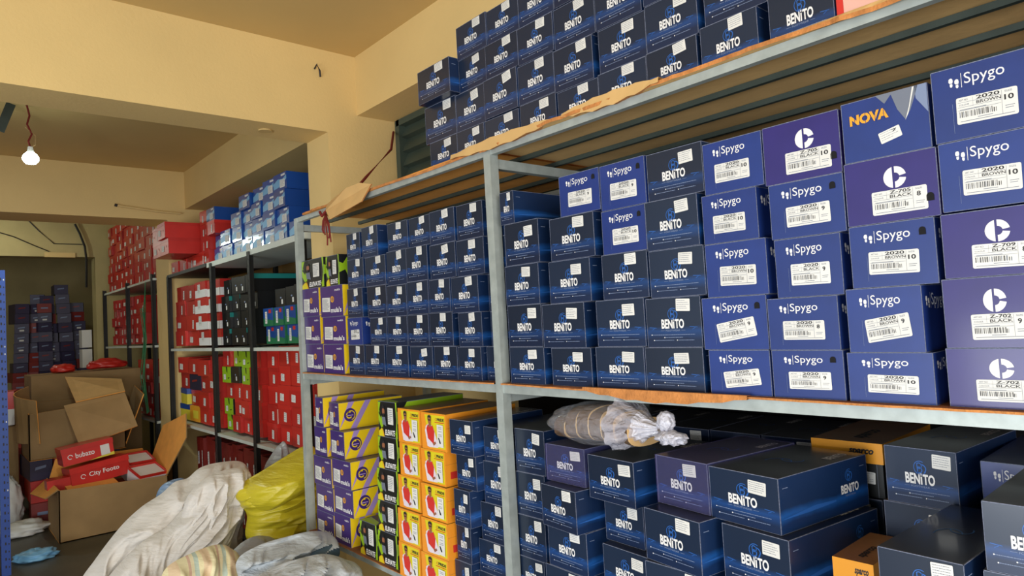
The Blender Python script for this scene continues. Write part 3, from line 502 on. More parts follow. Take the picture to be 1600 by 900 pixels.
 ('pride', -2.2511, 1.38, -0.8365, 0.1565, 0.33, 0.1282, 0.0, 'orange shoe box with printed man, bottom shelf, left orange stack, fourth from top', 'shoe boxes on the bottom shelf', 0),
 ('pride', -2.2592, 1.38, -0.968, 0.1495, 0.33, 0.1305, 0.0, 'orange shoe box with printed man, bottom shelf, left orange stack, fifth from top', 'shoe boxes on the bottom shelf', 0),
 ('pride', -2.068, 1.39, -0.4601, 0.1589, 0.33, 0.1333, 0.0, 'orange shoe box with printed man, bottom shelf, right orange stack, first from top', 'shoe boxes on the bottom shelf', 0),
 ('pride', -2.0819, 1.39, -0.5854, 0.1551, 0.33, 0.1243, 0.0, 'orange shoe box with printed man, bottom shelf, right orange stack, second from top', 'shoe boxes on the bottom shelf', 0),
 ('pride', -2.0734, 1.38, -0.7095, 0.1598, 0.33, 0.1231, 0.0, 'orange shoe box with printed man, bottom shelf, right orange stack, third from top', 'shoe boxes on the bottom shelf', 0),
 ('pride', -2.0733, 1.375, -0.8384, 0.167, 0.33, 0.1279, 0.0, 'orange shoe box with printed man, bottom shelf, right orange stack, fourth from top', 'shoe boxes on the bottom shelf', 0),
 ('pride', -2.0827, 1.375, -0.968, 0.1712, 0.33, 0.1286, 0.0, 'orange shoe box with printed man, bottom shelf, right orange stack, fifth from top', 'shoe boxes on the bottom shelf', 0),
 ('benito', -1.9012, 1.39, -0.4595, 0.13, 0.33, 0.12, 0.0, 'navy shoe box, bottom shelf, stack next to orange boxes, first from top', 'shoe boxes on the bottom shelf', 4),
 ('benito', -1.8938, 1.4, -0.5776, 0.1094, 0.33, 0.117, 0.0, 'navy shoe box, bottom shelf, stack next to orange boxes, second from top', 'shoe boxes on the bottom shelf', 4),
 ('benito', -1.9092, 1.385, -0.7037, 0.0887, 0.33, 0.1251, 0.0, 'navy shoe box, bottom shelf, stack next to orange boxes, third from top', 'shoe boxes on the bottom shelf', 4),
 ('benito', -1.9299, 1.4, -0.8333, 0.0801, 0.33, 0.1287, 0.0, 'navy shoe box, bottom shelf, stack next to orange boxes, fourth from top', 'shoe boxes on the bottom shelf', 4),
 ('benito', -1.9423, 1.4, -0.968, 0.0929, 0.33, 0.1337, 0.0, 'navy shoe box, bottom shelf, stack next to orange boxes, fifth from top', 'shoe boxes on the bottom shelf', 4),
 ('benito', -1.7638, 1.432, -0.4756, 0.1275, 0.33, 0.1157, 0.0, 'navy shoe box, bottom shelf, stack just left of middle post, first from top', 'shoe boxes on the bottom shelf', 4),
 ('benito', -1.774, 1.432, -0.6178, 0.1282, 0.33, 0.1411, 0.0, 'navy shoe box, bottom shelf, stack just left of middle post, second from top', 'shoe boxes on the bottom shelf', 4),
 ('benito', -1.8011, 1.432, -0.7474, 0.1256, 0.33, 0.1286, 0.0, 'navy shoe box, bottom shelf, stack just left of middle post, third from top', 'shoe boxes on the bottom shelf', 4),
 ('benito', -1.8172, 1.432, -0.8577, 0.1357, 0.33, 0.1093, 0.0, 'navy shoe box, bottom shelf, stack just left of middle post, fourth from top', 'shoe boxes on the bottom shelf', 4),
 ('benito', -1.8221, 1.432, -0.968, 0.1454, 0.33, 0.1093, 0, 'navy shoe box, bottom shelf, stack just left of middle post, fifth from top', 'shoe boxes on the bottom shelf', 4),
 ('benito', -1.5965, 1.432, -0.4891, 0.1352, 0.33, 0.1373, 0.0, 'navy shoe box, bottom shelf, stack just right of middle post, first from top', 'shoe boxes on the bottom shelf', 4),
 ('benito', -1.6036, 1.432, -0.6251, 0.132, 0.33, 0.135, 0.0, 'navy shoe box, bottom shelf, stack just right of middle post, second from top', 'shoe boxes on the bottom shelf', 4),
 ('benito', -1.6105, 1.432, -0.7574, 0.1287, 0.33, 0.1312, 0.0, 'navy shoe box, bottom shelf, stack just right of middle post, third from top', 'shoe boxes on the bottom shelf', 4),
 ('benito', -1.6216, 1.432, -0.8627, 0.1228, 0.33, 0.1043, 0.0, 'navy shoe box, bottom shelf, stack just right of middle post, fourth from top', 'shoe boxes on the bottom shelf', 4),
 ('benito', -1.6216, 1.432, -0.968, 0.1228, 0.33, 0.1043, 0, 'navy shoe box, bottom shelf, stack just right of middle post, fifth from top', 'shoe boxes on the bottom shelf', -1),
 ('benito', -1.3851, 1.3758, -0.4787, 0.1603, 0.33, 0.106, -3.0, 'navy shoe box, bottom shelf, second stack right of post, first from top', 'shoe boxes on the bottom shelf', 6),
 ('benito', -1.3779, 1.3321, -0.5967, 0.1519, 0.33, 0.117, -6.0, 'navy shoe box, bottom shelf, second stack right of post, second from top', 'shoe boxes on the bottom shelf', 4),
 ('benito', -1.3764, 1.3558, -0.7167, 0.1598, 0.33, 0.119, -3.0, 'navy shoe box, bottom shelf, second stack right of post, third from top', 'shoe boxes on the bottom shelf', 4),
 ('benito', -1.3951, 1.3559, -0.8423, 0.1585, 0.33, 0.1247, -3.0, 'navy shoe box, bottom shelf, second stack right of post, fourth from top', 'shoe boxes on the bottom shelf', 4),
 ('benito', -1.3951, 1.3559, -0.968, 0.1585, 0.33, 0.1247, 0, 'navy shoe box, bottom shelf, second stack right of post, fifth from top', 'shoe boxes on the bottom shelf', -1),
 ('benito', -1.1992, 1.356, -0.498, 0.1731, 0.33, 0.117, -6.0, 'navy shoe box, bottom shelf, third stack right of post, first from top', 'shoe boxes on the bottom shelf', 4),
 ('benito', -1.1869, 1.3852, -0.611, 0.1389, 0.33, 0.112, -4.0, 'navy shoe box, bottom shelf, third stack right of post, second from top', 'shoe boxes on the bottom shelf', 4),
 ('benito', -1.1653, 1.3528, -0.73, 0.1589, 0.33, 0.118, -5.0, 'navy shoe box, bottom shelf, third stack right of post, third from top', 'shoe boxes on the bottom shelf', 4),
 ('benito', -1.1624, 1.3568, -0.849, 0.1648, 0.33, 0.118, 0, 'navy shoe box, bottom shelf, third stack right of post, fourth from top', 'shoe boxes on the bottom shelf', -1),
 ('benito', -1.1624, 1.3528, -0.968, 0.1648, 0.33, 0.118, 0, 'navy shoe box, bottom shelf, third stack right of post, fifth from top', 'shoe boxes on the bottom shelf', -1),
 ('benito', -0.9769, 1.3588, -0.4746, 0.1608, 0.33, 0.117, -8.0, 'navy shoe box, bottom shelf, fourth stack right of post, first from top', 'shoe boxes on the bottom shelf', 6),
 ('benito', -0.9752, 1.303, -0.598, 0.1731, 0.33, 0.1223, -8.0, 'navy shoe box, bottom shelf, fourth stack right of post, second from top', 'shoe boxes on the bottom shelf', 4),
 ('benito', -0.9733, 1.303, -0.7213, 0.1693, 0.33, 0.1223, 0, 'navy shoe box, bottom shelf, fourth stack right of post, third from top', 'shoe boxes on the bottom shelf', 4),
 ('benito', -0.9742, 1.307, -0.8447, 0.171, 0.33, 0.1223, 0, 'navy shoe box, bottom shelf, fourth stack right of post, fourth from top', 'shoe boxes on the bottom shelf', -1),
 ('benito', -0.9752, 1.303, -0.968, 0.1731, 0.33, 0.1223, 0, 'navy shoe box, bottom shelf, fourth stack right of post, fifth from top', 'shoe boxes on the bottom shelf', -1),
 ('benito', -0.8042, 1.3374, -0.4771, 0.1816, 0.33, 0.116, -8.0, 'large navy shoe box, bottom shelf, fifth stack right of post, first from top', 'shoe boxes on the bottom shelf', 5),
 ('benito', -0.7739, 1.3184, -0.5998, 0.1672, 0.33, 0.1217, -8.0, 'large navy shoe box, bottom shelf, fifth stack right of post, second from top', 'shoe boxes on the bottom shelf', 5),
 ('benito', -0.7739, 1.3184, -0.7226, 0.1672, 0.33, 0.1217, 0, 'large navy shoe box, bottom shelf, fifth stack right of post, third from top', 'shoe boxes on the bottom shelf', -1),
 ('benito', -0.7739, 1.3224, -0.8453, 0.1672, 0.33, 0.1217, 0, 'large navy shoe box, bottom shelf, fifth stack right of post, fourth from top', 'shoe boxes on the bottom shelf', -1),
 ('benito', -0.7739, 1.3184, -0.968, 0.1672, 0.33, 0.1217, 0, 'large navy shoe box, bottom shelf, fifth stack right of post, fifth from top', 'shoe boxes on the bottom shelf', -1),
 ('sparco', -0.7331, 1.7, -0.4734, 0.1698, 0.33, 0.129, 0.0, 'black shoe box with orange lid, behind the large navy box on bottom shelf', 'shoe boxes on the bottom shelf', 0),
 ('benito', -0.7314, 1.69, -0.5971, 0.1555, 0.33, 0.1226, 0.0, 'navy shoe box, bottom shelf, below the black orange-lidded box, first down', 'shoe boxes on the bottom shelf', 4),
 ('benito', -0.7314, 1.69, -0.7207, 0.1555, 0.33, 0.1226, 0, 'navy shoe box, bottom shelf, below the black orange-lidded box, second down', 'shoe boxes on the bottom shelf', -1),
 ('benito', -0.7314, 1.694, -0.8444, 0.1555, 0.33, 0.1226, 0, 'navy shoe box, bottom shelf, below the black orange-lidded box, third down', 'shoe boxes on the bottom shelf', -1),
 ('benito', -0.7314, 1.69, -0.968, 0.1555, 0.33, 0.1226, 0, 'navy shoe box, bottom shelf, below the black orange-lidded box, fourth down', 'shoe boxes on the bottom shelf', -1),
 ('benito', -0.5251, 1.5635, -0.4373, 0.1397, 0.33, 0.1191, -5.0, 'navy shoe box, bottom shelf, stack right of orange-lidded box, first from top', 'shoe boxes on the bottom shelf', 4),
 ('benito', -0.5325, 1.5636, -0.57, 0.1432, 0.33, 0.1317, -5.0, 'navy shoe box, bottom shelf, stack right of orange-lidded box, second from top', 'shoe boxes on the bottom shelf', 4),
 ('benito', -0.5302, 1.5636, -0.7027, 0.1478, 0.33, 0.1317, 0, 'navy shoe box, bottom shelf, stack right of orange-lidded box, third from top', 'shoe boxes on the bottom shelf', -1),
 ('benito', -0.5302, 1.5676, -0.8353, 0.1478, 0.33, 0.1317, 0, 'navy shoe box, bottom shelf, stack right of orange-lidded box, fourth from top', 'shoe boxes on the bottom shelf', -1),
 ('benito', -0.5302, 1.5636, -0.968, 0.1478, 0.33, 0.1317, 0, 'navy shoe box, bottom shelf, stack right of orange-lidded box, fifth from top', 'shoe boxes on the bottom shelf', -1),
 ('spygo', -0.3675, 1.6, -0.463, 0.1166, 0.33, 0.1252, 0.0, 'royal blue shoe box, bottom shelf, stack at right photo edge, first from top', 'shoe boxes on the bottom shelf', 10),
 ('spygo', -0.3703, 1.604, -0.5893, 0.1222, 0.33, 0.1252, 0, 'royal blue shoe box, bottom shelf, stack at right photo edge, second from top', 'shoe boxes on the bottom shelf', -1),
 ('spygo', -0.3726, 1.6, -0.7155, 0.1268, 0.33, 0.1252, 0, 'royal blue shoe box, bottom shelf, stack at right photo edge, third from top', 'shoe boxes on the bottom shelf', -1),
 ('spygo', -0.3726, 1.604, -0.8418, 0.1268, 0.33, 0.1252, 0, 'royal blue shoe box, bottom shelf, stack at right photo edge, fourth from top', 'shoe boxes on the bottom shelf', -1),
 ('spygo', -0.3726, 1.6, -0.968, 0.1268, 0.33, 0.1252, 0, 'royal blue shoe box, bottom shelf, stack at right photo edge, fifth from top', 'shoe boxes on the bottom shelf', -1),
 ('benito', -0.4212, 1.2163, -0.5298, 0.129, 0.33, 0.1085, -3.0, 'tilted navy shoe box, bottom shelf, front stack under right edge, first from top', 'shoe boxes on the bottom shelf', 4),
 ('benito', -0.4159, 1.2203, -0.6394, 0.1395, 0.33, 0.1085, 0, 'tilted navy shoe box, bottom shelf, front stack under right edge, second from top', 'shoe boxes on the bottom shelf', -1),
 ('benito', -0.4159, 1.2163, -0.7489, 0.1395, 0.33, 0.1085, 0, 'tilted navy shoe box, bottom shelf, front stack under right edge, third from top', 'shoe boxes on the bottom shelf', -1),
 ('benito', -0.4159, 1.2203, -0.8585, 0.1395, 0.33, 0.1085, 0, 'tilted navy shoe box, bottom shelf, front stack under right edge, fourth from top', 'shoe boxes on the bottom shelf', -1),
 ('benito', -0.4159, 1.2163, -0.968, 0.1395, 0.33, 0.1085, 0, 'tilted navy shoe box, bottom shelf, front stack under right edge, fifth from top', 'shoe boxes on the bottom shelf', -1),
 ('benito', -0.2724, 1.24, -0.4309, 0.1218, 0.33, 0.107, 0.0, 'near navy shoe box, bottom shelf, front stack at right edge, first from top', 'shoe boxes on the bottom shelf', 4),
 ('benito', -0.279, 1.24, -0.5651, 0.1191, 0.33, 0.1333, 0.0, 'near navy shoe box, bottom shelf, front stack at right edge, second from top', 'shoe boxes on the bottom shelf', 4),
 ('benito', -0.2816, 1.24, -0.6994, 0.1243, 0.33, 0.1333, 0, 'near navy shoe box, bottom shelf, front stack at right edge, third from top', 'shoe boxes on the bottom shelf', -1),
 ('benito', -0.2816, 1.244, -0.8337, 0.1243, 0.33, 0.1333, 0, 'near navy shoe box, bottom shelf, front stack at right edge, fourth from top', 'shoe boxes on the bottom shelf', -1),
 ('benito', -0.2816, 1.24, -0.968, 0.1243, 0.33, 0.1333, 0, 'near navy shoe box, bottom shelf, front stack at right edge, fifth from top', 'shoe boxes on the bottom shelf', -1),
 ('sparcolid', -0.5953, 1.37, -0.6255, 0.078, 0.19, 0.1132, 0.0, 'orange-lidded shoe box, bottom shelf, stack between large navy stacks, first from top', 'shoe boxes on the bottom shelf', 0),
 ('sparcolid', -0.5953, 1.374, -0.7397, 0.078, 0.19, 0.1132, 0, 'orange-lidded shoe box, bottom shelf, stack between large navy stacks, second from top', 'shoe boxes on the bottom shelf', -1),
 ('sparcolid', -0.5953, 1.37, -0.8538, 0.078, 0.19, 0.1132, 0, 'orange-lidded shoe box, bottom shelf, stack between large navy stacks, third from top', 'shoe boxes on the bottom shelf', -1),
 ('sparcolid', -0.5953, 1.374, -0.968, 0.078, 0.19, 0.1132, 0, 'orange-lidded shoe box, bottom shelf, stack between large navy stacks, fourth from top', 'shoe boxes on the bottom shelf', -1),
]
# ------------------------------------------------------------------ cartons: every kind is a list of (part name, mesh, location, rotation)
W, D, H = W0, D0, H0
F, R, TP, TR = surf('F'), surf('R'), surf('T'), surf('TR')
def shell(mb, m, side=None, top=None, wear=None, lid=0, lidm=None):
    mb.box(-W/2, 0, 0, W/2, D, H, m, top=top, side=side)
    if wear:
        t = .0013
        for S, a in ((F, W), (R, D)):
            prect(mb, S, 0, H-t, a, H, wear, .5); prect(mb, S, 0, 0, t*.8, H, wear, .5)
            prect(mb, S, a-t*.8, 0, a, H, wear, .5)
            prect(mb, S, 0, 0, a, t*.6, wear, .5)
        prect(mb, TP, 0, 0, W, t, wear, .5); prect(mb, TP, W-t, 0, W, D, wear, .5)
    return mb
def benito_logo(mb, S, cx, cy, r, m):
    parc(mb, S, cx, cy, r*.90, r, 60, 330, m, n=22)
    parc(mb, S, cx-.15*r, cy+.28*r, r*.34, r*.46, 150, -120, m, n=10)
    parc(mb, S, cx-.15*r, cy-.32*r, r*.34, r*.5, 120, -140, m, n=10)
    parc(mb, S, cx+.28*r, cy-.1*r, r*.5, r*.66, 100, -60, m, n=10)
    ppoly(mb, S, [(cx-.45*r, cy-.85*r), (cx-.3*r, cy-.9*r), (cx-.38*r, cy+.5*r), (cx-.5*r, cy+.45*r)], m)
def benito_front(mb, S, u0=0, w=W, sc=1):
    c = u0+w*.49
    benito_logo(mb, S, c+.002, H*.665, .0148*sc, M['logo'])
    tw = .066*sc; x = c-tw/2
    ptext(mb, S, 'BEN', x, H*.375, x+tw*.50, H*.375+.0225*sc, M['white'], off=.035)
    ptext(mb, S, 'TO', x+tw*.60, H*.375, x+tw, H*.375+.0225*sc, M['white'], off=.035)
    prect(mb, S, x+tw*.525, H*.375, x+tw*.575, H*.375+.0165*sc, M['white'])
    prect(mb, S, x+tw*.525, H*.375+.0188*sc, x+tw*.575, H*.375+.0230*sc, M['white'])
def benito_small(mb, S, w=W, u0=0):
    c = u0+w*.49
    ptext(mb, S, 'FOOTWEAR', c-.021, H*.318, c+.021, H*.318+.0042, M['line'], off=.01)
    prect(mb, S, c-.036, H*.332, c-.024, H*.332+.0007, M['line']); prect(mb, S, c+.024, H*.332, c+.036, H*.332+.0007, M['line'])
    rnd = random.Random(4)
    for v, a, b in ((.245, .10, .88), (.19, .34, .66), (.135, .14, .50), (.135, .58, .86)):
        u = u0+w*a
        while u < u0+w*b:
            l = rnd.uniform(.0015, .006); prect(mb, S, u, H*v, min(u+l, u0+w*b), H*v+.0013, M['line']); u += l+.0007
    for u, v in ((.09, .245), (.56, .135), (.13, .135), (.33, .19)): pdisc(mb, S, u0+w*u, H*v+.0007, .0014, M['white'], n=8)
    for s, u in ((-1, .12), (1, .86)):
        cu = u0+w*u
        ppoly(mb, S, [(cu-.011, H*.40), (cu+.012, H*.385), (cu+.010, H*.395), (cu-.010, H*.41)], M['logo'])
        ppoly(mb, S, [(cu-.002, H*.35), (cu+.006, H*.385), (cu+.004, H*.386), (cu-.004, H*.35)], M['logo'])
def benito_side(mb, big):
    prect(mb, R, .012, H*.80, .030, H*.812, M['line']); prect(mb, R, D-.03, H*.80, D-.012, H*.812, M['line'])
    S = lambda u, v, k=1: R(u+.21, v, k)
    benito_logo(mb, S, .045, H*.70, .014, M['logo'])
    ptext(mb, S, 'BENiTO', .012, H*.36, .082, H*.36+.021, M['white'], off=.035)
    ptext(mb, S, 'FOOTWEAR', .028, H*.30, .068, H*.30+.004, M['line'], off=.01)
    ppoly(mb, R, [(.0, H*.26), (.12, H*.34), (.20, H*.31), (.20, H*.27), (.1, H*.25)], M['logo'])
def benito_top(mb):
    parc(mb, TP, W*.46, D*.42, .030, .033, 20, 200, M['logo'], n=14, sx=.8); parc(mb, TP, W*.55, D*.52, .020, .0225, 180, 400, M['logo'], n=14)
    ptext(mb, TR, 'BENiTO', .225, .020, .300, .040, M['white'], off=.035)
def sticker(w, h, rows, big=None, seed=0, tall=False):
    """a paper label lying on its back plane y=0 with faint printed rows"""
    mb = MB(); S = lambda u, v, k=1: (u-w/2, -.0004*k, v-h/2)
    P = []
    pround(mb, S, 0, 0, w, h, .0018, M['paper'], 1)
    rnd = random.Random(seed)
    for i in range(rows):
        v = h*(.88-.8*i/rows); u = w*.07; e = w*rnd.uniform(.6, .93)
        while u < e:
            l = rnd.uniform(.0012, .005); prect(mb, S, u, v-h*.035, min(u+l, e), v, M['grey'], 2); u += l+.0009
    if big: ptext(mb, S, big, w*.62, h*.62, w*.86, h*.84, M['ink'], k=2)
    return mb
def spygo_label(model, colour, size, w=.094, h=.043):
    mb = MB(); S = lambda u, v, k=1: (u-w/2, -.0004*k, v-h/2)
    pround(mb, S, 0, 0, w, h, .003, M['paper'], 1)
    i_ = M['ink']; g = M['grey']
    ptext(mb, S, model, w*.34, h*.83, w*.72, h*.97, i_, k=2, off=.02); ptext(mb, S, colour, w*.34, h*.66, w*.74, h*.78, i_, k=2, off=.01)
    ptext(mb, S, size, w*(.82 if len(size) == 1 else .79), h*.58, w*(.89 if len(size) == 1 else .94), h*.78, i_, k=2, off=.025)
    for v in (.80, .62, .50): prect(mb, S, w*.03, h*v, w*.74, h*v+.0005, g, 2)
    prect(mb, S, w*.75, h*.1, w*.755, h*.95, g, 2); prect(mb, S, w*.28, h*.62, w*.283, h*.95, g, 2)
    ptext(mb, S, 'ART NO', w*.05, h*.86, w*.2, h*.93, g, k=2, off=.0); ptext(mb, S, 'COLOUR', w*.05, h*.68, w*.22, h*.74, g, k=2, off=.0); ptext(mb, S, 'SIZE', w*.80, h*.86, w*.92, h*.93, g, k=2, off=0)
    rnd = random.Random(sum(map(ord, model))); u = w*.05
    while u < w*.66:
        l = rnd.uniform(.0003, .0016); prect(mb, S, u, h*.24, u+l, h*(.46 if u < w*.6 else .4), i_ if rnd.random() < .7 else g, 2); u += l+rnd.uniform(.0006, .0026)
    for v, a, b in ((.16, .35, .60), (.08, .06, .94), (.36, .80, .95), (.28, .80, .93), (.52, .06, .5)): prect(mb, S, w*a, h*v, w*b, h*v+.0009, g, 2)
    return mb
def feet(mb, S, x, y, s, m):
    for dx, dy in ((0, .10), (.62, -.12)):
        ppoly(mb, S, [(x+s*(dx+a), y+s*(dy+b)) for a, b in ((0,.25),(.02,.5),(.12,.62),(.3,.64),(.42,.55),(.46,.3),(.4,.1),(.1,.1))], m)
        ppoly(mb, S, [(x+s*(dx+a), y+s*(dy+b)) for a, b in ((.12,.04),(.38,.04),(.4,-.2),(.3,-.34),(.18,-.32),(.1,-.18))], m)
def spygo_logo(mb, S, x, y, s):
    feet(mb, S, x, y, .0125*s, M['white'])
    prect(mb, S, x+.0165*s, y-.006*s, x+.0172*s, y+.013*s, M['white'])
    ptext(mb, S, 'Spygo', x+.0205*s, y-.0065*s, x+.0715*s, y+.0125*s, M['white'], off=.0)
def stickmesh(name, mb): return mb.data(name)
PROTO = {}
def rotx(a): return math.radians(a)
def proto(kind, var):
    key = (kind, var)
    if key in PROTO: return PROTO[key]
    parts = []; rnd = random.Random(str(key))
    mb = MB()
    if kind == 'benito':
        if ('benito_body',) not in PROTO:
            shell(mb, M['navy'], side=M['navy_side'], top=M['navy_top'], wear=M['wear'])
            benito_front(mb, F); benito_small(mb, F); benito_side(mb, True); benito_top(mb)
            PROTO[('benito_body',)] = mb.data('printed_carton')
            PROTO[('benito_labels',)] = [sticker(.040, .029, 5, seed=i).data('price_label') for i in range(3)]
        parts.append(('carton', PROTO[('benito_body',)], (0,0,0), (0,0,0)))
        parts.append(('price_label', PROTO[('benito_labels',)], None, None))
        if var == 6:
            if ('film',) not in PROTO:
                fm = bpy.data.materials.new('clear_wrap_film'); fm.use_nodes = True; q_ = fm.node_tree.nodes['Principled BSDF']
                q_.inputs['Base Color'].default_value = (*lin((130, 120, 190)), 1); q_.inputs['Alpha'].default_value = .20; q_.inputs['Roughness'].default_value = .18
                n_ = fm.node_tree.nodes.new('ShaderNodeTexNoise'); n_.inputs['Scale'].default_value = 22; n_.inputs['Distortion'].default_value = 3
                b_ = fm.node_tree.nodes.new('ShaderNodeBump'); b_.inputs['Strength'].default_value = .7; b_.inputs['Distance'].default_value = .01
                fm.node_tree.links.new(n_.outputs[0], b_.inputs['Height']); fm.node_tree.links.new(b_.outputs[0], q_.inputs['Normal'])
                PROTO[('film',)] = MB().box(-W/2-.0012, -.003, .0005, W/2+.0012, D+.001, H+.0012, fm).data('film')
            parts.append(('wrapping_film', PROTO[('film',)], (0,0,0), (0,0,0)))
    elif kind == 'spygo':
        if ('spygo_body',) not in PROTO:
            b = shell(MB(), M['spygo'], top=M['spygo'], wear=M['wear'])
            spygo_logo(b, F, W*.18, H*.76, 1.22); spygo_logo(b, R, .018, H*.72, 1.5)
            prect(b, F, W*.20, H*.10, W*.20+.0004, H*.5, M['line'])
            PROTO[('spygo_body',)] = b.data('printed_carton')
            h = MB(); S = lambda u, v, k=1: (u, -.0012*k, v)
            ppoly(h, S, [(-.0062, -.006)]+[(.0062*math.cos(math.radians(a)), .0025+.0062*math.sin(math.radians(a))) for a in range(180, -1, -20)]+[(.0062, -.006)][::1], M['hole'])
            PROTO[('hole',)] = h.data('finger_hole')
        parts.append(('carton', PROTO[('spygo_body',)], (0,0,0), (0,0,0)))
        size = {0: '9', 9: '9', 8: '8', 6: '9', 1: '10', 2: '10'}[var % 10]
        colour = 'BLACK' if var in (12, 16, 20, 21) else 'BROWN'
        lb = ('lab', '2020', colour, size)
        if lb not in PROTO: PROTO[lb] = spygo_label('2020', colour, '10' if var in (10, 30, 12) else size).data('size_label')
        if var in (10, 30): 
            lb = ('lab', '2020', colour, '10!')
            if lb not in PROTO: PROTO[lb] = spygo_label('2020', colour, '10').data('size_label')
        parts.append(('size_label', PROTO[lb], (W*rnd.uniform(-.01, .05), -.0008, H*.375), (0, rotx(rnd.uniform(-1.5, 1.5)+(-9 if var in (29, 19) else 0)), 0)))
        if var in (30, 36, 39, 29, 20, 21): parts.append(('finger_hole', PROTO[('hole',)], (W*.365, 0, H*.80), (0,0,0)))
    elif kind == 'ccorp':
        if ('c_body',) not in PROTO:
            b = shell(MB(), M['violet'], wear=M['wear']); cx, cy, r = W*.56, H*.665, .0195
            n = 14; a0 = math.degrees(math.acos(-.20)); 
            ppoly(b, F, [(cx+r*math.cos(math.radians(a0+(360-2*a0)*i/n)), cy+r*math.sin(math.radians(a0+(360-2*a0)*i/n))) for i in range(n+1)], M['white'])
            parc(b, F, cx, cy, r*.42, r, 10, 90, M['white'], n=12); parc(b, F, cx, cy, r*.42, r, -90, -10, M['white'], n=12)
            PROTO[('c_body',)] = b.data('printed_carton')
        parts.append(('carton', PROTO[('c_body',)], (0,0,0), (0,0,0)))
        model, size = {10: ('Z-705', '10'), 11: ('Z-705', '8'), 13: ('Z-709', '8'), 14: ('Z-702', '9'), 15: ('Z-702', '10')}[var]
        parts.append(('size_label', spygo_label(model, 'BLACK', size).data('size_label'), (W*.09, -.0008, H*.30), (0, rotx(rnd.uniform(-1.5, 1.5)), 0)))
        if var in (10, 11):
            proto('spygo', 10); parts.append(('finger_hole', PROTO[('hole',)], (W*.41, 0, H*.28), (0,0,0)))
    elif kind == 'nova':
        shell(mb, M['spygo'], wear=M['wear'])
        ppoly(mb, F, [(W*.42, H), (W*.52, H*.84), (W*.60, H*.96), (W*.66, H*.70), (W*.74, H*.52), (W*.80, H*.64), (W*.86, H*.84), (W*.90, H), ], M['grey'])
        ppoly(mb, F, [(W*.86, H), (W*.87, H*.80), (W*.99, H*.55), (W*.99, H)], M['line'])
        ppoly(mb, F, [(W*.74, H*.50), (W*.78, H*.60), (W*.86, H*.99), (W*.84, H*.99), (W*.79, H*.70)], M['paper'], 2)
        vs, fs, _ = text('NOVA', 1, .05); u0, v0, tw, th = W*.10, H*.60, W*.46, H*.17
        mb.mesh([F(u0+tw*a, v0+th*b+.05*th*a, 3) for a, b in vs], fs, M['amber'])
        for a in (.13, .41, .66, .88): prect(mb, F, u0+tw*a, v0, u0+tw*(a+.012), v0+th*1.05, M['spygo'], 4)
        parts.append(('carton', mb.data('printed_carton'), (0,0,0), (0,0,0)))
        parts.append(('price_label', sticker(.040, .022, 4, big='7', seed=9).data('price_label'), (W*.06, -.001, H*.33), (0, rotx(-14), 0)))
    elif kind == 'formula':
        if ('f_body',) not in PROTO:
            b = shell(MB(), M['purple'], side=M['yellow'], top=M['purple'], wear=M['wear'])
            pdisc(b, F, W*.54, H*.56, .0125, M['amber']); pdisc(b, F, W*.54, H*.56, .0080, M['purple'], 2); prect(b, F, W*.52, H*.50, W*.56, H*.62, M['amber'], 3)
            ptext(b, F, "mula's", W*.46, H*.13, W*.93, H*.30, M['white'], off=.03); ptext(b, F, "mula's", W*.66, H*.82, W*.90, H*.89, M['white'], off=.02)
            for u in (-.03, .055):
                P = [(u, 0), (u+.03, 0), (u+.11, H), (u+.08, H)]
                ppoly(b, R, [(max(0, a), c) for a, c in P], M['lilac'])
            cx, cy = .056, H*.52
            pdisc(b, R, cx, cy, .030, M['purple'], 2, n=26); parc(b, R, cx-.004, cy, .011, .016, 60, 320, M['yellow'], 3); parc(b, R, cx+.004, cy-.002, .018, .0215, -80, 150, M['yellow'], 3)
            prect(b, R, cx-.020, cy-.004, cx+.016, cy, M['lilac'], 3)
            pdisc(b, R, D-.05, H*.55, .006, M['ink'], 1, n=10); ppoly(b, R, [(D-.07, H*.35), (D-.064, H*.35), (D-.045, H*.6), (D-.052, H*.62)], M['ink'])
            PROTO[('f_body',)] = b.data('printed_carton'); PROTO[('f_lab',)] = sticker(.058, .056, 9, seed=3).data('size_label')
        parts += [('carton', PROTO[('f_body',)], (0,0,0), (0,0,0)), ('size_label', PROTO[('f_lab',)], (-W*.24, -.001, H*.40), (0, rotx(2), 0))]
    elif kind == 'elevate':
        if ('e_body',) not in PROTO:
            b = shell(MB(), M['black'], side=M['lime'], top=M['black'], wear=M['wear'])
            ppoly(b, F, [(0, H*.98), (W*.14, H*.98), (W*.05, H*.75), (W*.28, H*.42), (W*.18, H*.16), (0, H*.45)], M['lime'])
            ppoly(b, F, [(W*.06, H*.72), (W*.16, H*.6), (W*.16, H*.5), (W*.02, H*.66)], M['black'], 2)
            ppoly(b, F, [(0, 0), (W*.30, 0), (W*.20, H*.28), (0, H*.14)], M['amber']); ppoly(b, F, [(0, 0), (W*.26, 0), (W*.18, H*.24), (0, H*.12)], M['pyellow'], 2)
            ppoly(b, F, [(W*.90, 0), (W, 0), (W, H), (W*.93, H), (W*.97, H*.5)], M['lime'])
            pdisc(b, F, W*.29, H*.72, .011, M['skin'], 3, n=14, ry=.014); ppoly(b, F, [(W*.22, H*.8), (W*.36, H*.8), (W*.33, H*.88), (W*.25, H*.88)], M['ink'], 4); ppoly(b, F, [(W*.25, H*.66), (W*.34, H*.66), (W*.32, H*.58), (W*.27, H*.58)], M['ink'], 4)
            ppoly(b, F, [(W*.2, H*.56), (W*.38, H*.56), (W*.42, H*.3), (W*.30, H*.34), (W*.22, H*.34)], M['grey'], 3)
            ptext(b, F, 'ELEVATE', W*.34, H*.05, W*.88, H*.21, M['white'], off=.035, shear=.25, k=3)
